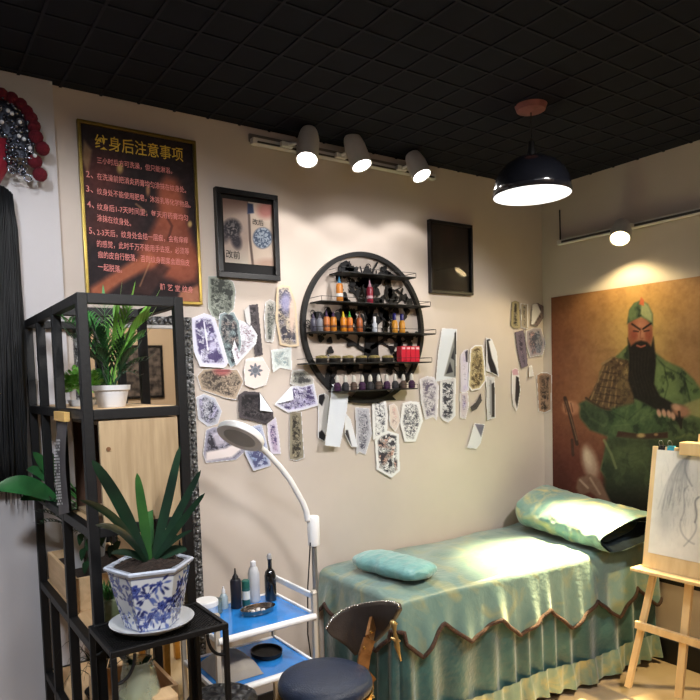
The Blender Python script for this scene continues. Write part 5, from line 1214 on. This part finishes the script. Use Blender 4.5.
# vase and block on its lower shelf
vc = hy(139, 690, 1.74); vz = ZL+.0005
vs_ = thing('glass_vase', 'tall clear glass vase of yellow-green water under the mesh top', 'vase', (vc.x, 1.74, vz))
MB().lathe((vc.x,1.74,vz), [(.038,0),(.050,.004),(.058,.05),(.060,.12),(.055,.19),(.043,.25),(.038,.275),(.036,.275),(.041,.25),(.052,.19),(.056,.12),(.054,.05),(.045,.008),(.0001,.008)], 36).build('vase_body', mat('vase_glass', (206, 214, 190), .06, alpha=.38, coat=.6, var=.02), vs_, smooth=True)
MB().lathe((vc.x,1.74,vz+.009), [(.0001,0),(.044,.001),(.0525,.045),(.0545,.112),(.0505,.18),(.0001,.18)], 32).build('water', mat('water_green', (186, 186, 116), .1, alpha=.8, col2=(150, 166, 80), vscale=14), vs_, smooth='auto')
vp = MB(); rr = random.Random(2)
for k in range(9):
    a = rr.uniform(0, 6.28); vp.tube([(vc.x+.02*math.cos(a),1.74+.02*math.sin(a),vz+.02),(vc.x+.03*math.cos(a+1),1.74+.03*math.sin(a+1),vz+.12),(vc.x+.02*math.cos(a+2),1.74+.02*math.sin(a+2),vz+.26)], .0025, 6)
    p = Vector((vc.x+.02*math.cos(a), 1.74+.02*math.sin(a), vz+.25)); blade(vp, p, p+Vector((.03*math.cos(a), .03*math.sin(a), .02)), .016, .004, 6)
vp.build('water_plant', LEAFD, vs_, smooth=True)
wc = hy(163, 692, 1.70)
MB().box((wc.x-.035,1.665,vz),(wc.x+.03,1.73,wc.z), .006).build('wood_block', WOODH, label='rough pale wood block beside the glass vase', cat='wood block')
# ================================================================== blue and white porcelain pot with strap leaved plant
pc2 = hz(149, 619, .965); PX, PY = pc2.x, 1.745
sa = MB().lathe((PX,PY,ZS+.0005), [(.078,0),(.083,.003),(.105,.013),(.111,.020),(.107,.020),(.098,.014),(.078,.007),(.0001,.006)], 56)
sa.build('saucer', mat('saucer_white', (206, 208, 210), .25, var=.03, coat=.3), smooth='auto', label='white round saucer under the porcelain pot', cat='saucer')
pp = thing('porcelain_planter', 'blue and white hexagonal porcelain pot of flowers holding a strap leaved plant', 'plant', (PX, PY, ZS+.007))
z0 = ZS+.0075; H = .158; n = 264; prof = []
for i in range(64):
    t = i/63; prof.append((.070+(.108-.070)*t**.85, t*H))
mbp = MB(); mbp.lathe((PX,PY,z0), prof, n, sides=6, rot=math.radians(-74)); mbp.f = mbp.f[:-2]
A = np.array([tuple(p) for p in mbp.v]); th = np.arctan2(A[:,1]-PY, A[:,0]-PX); U_ = (th % (2*PI))*.10*100; V_ = (A[:,2]-z0)*100
P = Paint(U_, V_, (206, 210, 216)); rr = random.Random(12); BL = (44, 58, 130); BD = (28, 36, 92); BM = (86, 104, 168)
per_u = 2*PI*10
cents = []
for k in range(40):
    for _ in range(60):
        cu_, cv = rr.uniform(1, per_u-1), rr.uniform(1.8, 14)
        if all(abs(cu_-a)+abs(cv-b) > 4.0 for a, b, _r in cents): cents.append((cu_, cv, rr.uniform(1.0, 1.9))); break
for i, (a, b, r_) in enumerate(cents):
    for j, (c_, d_, _) in enumerate(cents):
        if i < j and math.hypot(a-c_, b-d_) < 5.5: P.line([(a, b), ((a+c_)/2+rr.uniform(-1.2,1.2), (b+d_)/2+rr.uniform(-1.2,1.2)), (c_, d_)], .16, BL, .9, .12)
    for k in range(9):
        an = rr.uniform(0, 6.28); L = r_+rr.uniform(.5, 1.7); ex, ey = a+math.cos(an)*L, b+math.sin(an)*L
        P.line([(a, b), (ex, ey)], .1, BL, .8, .1); P.ell(ex, ey, .85, .36, rr.choice((BL, BD, BM)), .3, .95, rot=an)
    pn_ = rr.choice((5, 6, 8)); d = np.hypot(U_-a, V_-b); tt_ = np.arctan2(V_-b, U_-a)
    P.mix(np.clip((r_*(.86+.14*np.cos(pn_*tt_))-d)/.12, 0, 1), BL, .95)
    P.mix((np.abs(np.sin(d*4.2+tt_*2)) > .8)*(d < r_*.85)*1.0, BM, .8); P.ell(a, b, r_*.22, r_*.22, BD, .3)
P.mix(((V_ > 14.6) & (V_ < 15.0))*1.0, BL, .8); P.mix((V_ < .5)*1.0, BM, .5)
mbp.c = lin_np(P.c)
pot1 = mbp.build('pot', vmat('porcelain', .12, coat=.6), pp, smooth='auto')
MB().lathe((PX,PY,z0+H), [(.100,-.004),(.108,-.002),(.115,0),(.117,.006),(.113,.010),(.099,.008),(.095,-.006)], 264, sides=6, rot=math.radians(-74)).build('rim', mat('porcelain_rim', (196, 204, 220), .12, coat=.6, var=.03), pot1, smooth='auto')
so = MB(); 
rows = []
for i in range(9):
    row = []
    for k in range(49):
        t = k*2*PI/48; r_ = .092*i/8; row.append(Vector((PX+r_*math.cos(t), PY+r_*math.sin(t), z0+H-.004+.020*fbm(5+math.cos(t)*r_*60, 5+math.sin(t)*r_*60, 6)+.012*(1-i/8))))
    rows.append(row)
so.strip(rows).build('soil', SOIL, pot1, smooth=True)
bs = Vector((PX+.002, PY, z0+H+.008))
STR = mat('strap_leaf', (15, 36, 27), .35, col2=(27, 56, 38), vscale=12, coat=.15); STL = mat('strap_leaf_young', (36, 76, 38), .35, col2=(54, 98, 46), vscale=12)
for (px, py, yy, w_, ar, m_) in ((92,460,1.66,.032,.02,STR),(80,500,1.60,.020,.035,STR),(95,525,1.56,.018,.03,STR),(137,473,1.70,.026,.0,STL),(180,446,1.72,.026,-.01,STR),(201,470,1.68,.022,.0,STR),(205,493,1.62,.018,.005,STR),(190,515,1.82,.026,.012,STR),
        (111,553,1.66,.018,.012,STR),(187,549,1.70,.028,.008,STR),(179,536,1.80,.024,.012,STR),(120,535,1.84,.02,.02,STR),(192,530,1.66,.012,.01,STR),(150,500,1.9,.02,.0,STL)):
    tp = hy(px, py, yy); d = tp-bs; view = (bs+tp)/2-EYE; sd__ = d.cross(view).normalized()
    st_ = bs + Vector((d.x*.06, d.y*.06, 0)); sd__ = (sd__ + Vector((0,0,0))).normalized()
    blade(MB_ := MB(), st_, tp, w_, ar, 18, .2, side=sd__, strap=True); MB_.build('leaf', m_, pp, smooth=True)
# ================================================================== opera headdress with long black hair
YH = WA-.03-.05
hd = thing('opera_headdress', 'silver and red opera headdress with pompoms and long black hair on left wall', 'headdress', (.32, WA-.03, 1.2))
def hp(px, py, o=0): return hy(px, py, YH-o)
hair = MB(); rr = random.Random(6)
hair.strip([[hp(x_, y_, .015*math.cos((x_+12)/44*PI)) for x_ in (-56, -40, -20, 0, {186:4,200:13,230:18,290:22}.get(y_, 27))] for y_ in (186, 200, 230, 290, 350, 420, 480, 492)])
for k in range(190):
    a = rr.uniform(-60, 1); top_ = (a*.72+(14 if a > -20 else 0)*1, 180+rr.uniform(0, 14)); e = rr.uniform(0, 1)
    bx_ = -60+e*89+rr.uniform(-2, 2); tx_ = -52+e*64
    q_ = [hp(tx_+(bx_-tx_)*(t**.5)*(.65+.35*t)+rr.uniform(-.4,.4), 182+12*e**6+t*(rr.uniform(295, 322)), .012+.02*math.sin(PI*e)+rr.uniform(0,.006)) for t in [i/9 for i in range(10)]]
    hair.tube(q_, [.0032]*8+[.0022, .0006], 5)
hair.build('hair', mat('hair_black', (6, 7, 11), .6, var=.2), hd, smooth=True)
fc = MB(); rows = []
for j in range(9):
    t = j/8; y_ = 138+t*52; hw_ = (10+8*math.sin(PI*min(1, t*1.1)))
    rows.append([hp(-20+s_*((32 if t < .5 else 31-14*(t-.5)*2)), y_, .01+.05*math.sqrt(max(0, 1-s_*s_))) for s_ in [i/8*2-1 for i in range(9)]])
fc.strip(rows).build('red_mask', mat('mask_red', (128, 28, 44), .5, var=.2, vscale=12), hd, smooth=True)
cw = MB(); 
rows = []
for j in range(13):
    t = j/12; ang = -10+t*200
    row = []
    for i in range(6):
        s_ = i/5; r0, r1 = 30, 60; r_ = r0+(r1-r0)*s_
        row.append(hp(-24+r_*math.cos(math.radians(ang))*.98, 150-r_*math.sin(math.radians(ang))*.98, .012+.02*math.sin(PI*s_)))
    rows.append(row)
cw.strip(rows).build('crown_base', mat('crown_dark', (44, 48, 60), .4, .5, col2=(90, 94, 106), vscale=60, bump=.8), hd, smooth=True)
bd = MB(); SIL = mat('sequin_silver', (150, 154, 166), .2, .9, col2=(60, 64, 78), vscale=50)
def ball(mb, p, r_, n=9):
    return mb.lathe(Vector(p)-Vector((0,0,r_)), [(max(.0001, r_*math.sin(PI*i/6)), r_-r_*math.cos(PI*i/6)) for i in range(7)], n)
for k in range(330):
    ang = math.radians(rr.uniform(-30, 180)); r_ = rr.uniform(29, 59 if ang > 0 else 56); px = -24+r_*math.cos(ang); py = 150-r_*math.sin(ang)
    if px < -60: continue
    ball(bd, hp(px, py, rr.uniform(.02, .05)), rr.uniform(.004, .009), 7)
bd.build('silver_beads', SIL, hd, smooth=True); bd_ = None
for (px, py, r_) in ((21,104,5),(27,111,5),(31,118,5.5),(34,126,5.5),(36,137,6),(42.5,148.5,6),(35,161.5,6),(40,174.5,6),(12,98,5),(2,94,5),(-9,92,5)):
    ball(MB_ := MB(), hp(px, py, .03), r_/F*2.75*1.02, 20); MB_.build('pompom', mat('pompom_red', (110, 22, 38), .95, var=.25, vscale=120, bump=1, bscale=300), hd, smooth=True)
for (px, py) in ((8,110.5),(12,113.5),(2,122),(24,139),(19,136),(30,148),(35,155.5),(20,122)):
    ball(MB_ := MB(), hp(px, py, .055), .0075, 12); MB_.build('pearl', mat('pearl_white', (226, 228, 234), .12, .2, coat=.6, var=.03), hd, smooth=True)
for (px, py) in ((20,122),(29,148),(30,155),(12,170),(22,172),(28,178)):
    rg = MB(); c_ = hp(px, py, .048); rg.tube([c_+Vector((.012*math.cos(t), 0, .012*math.sin(t))) for t in [i*PI/9 for i in range(19)]], .0025, 6); rg.build('silver_rosette', SIL, hd, smooth=True)
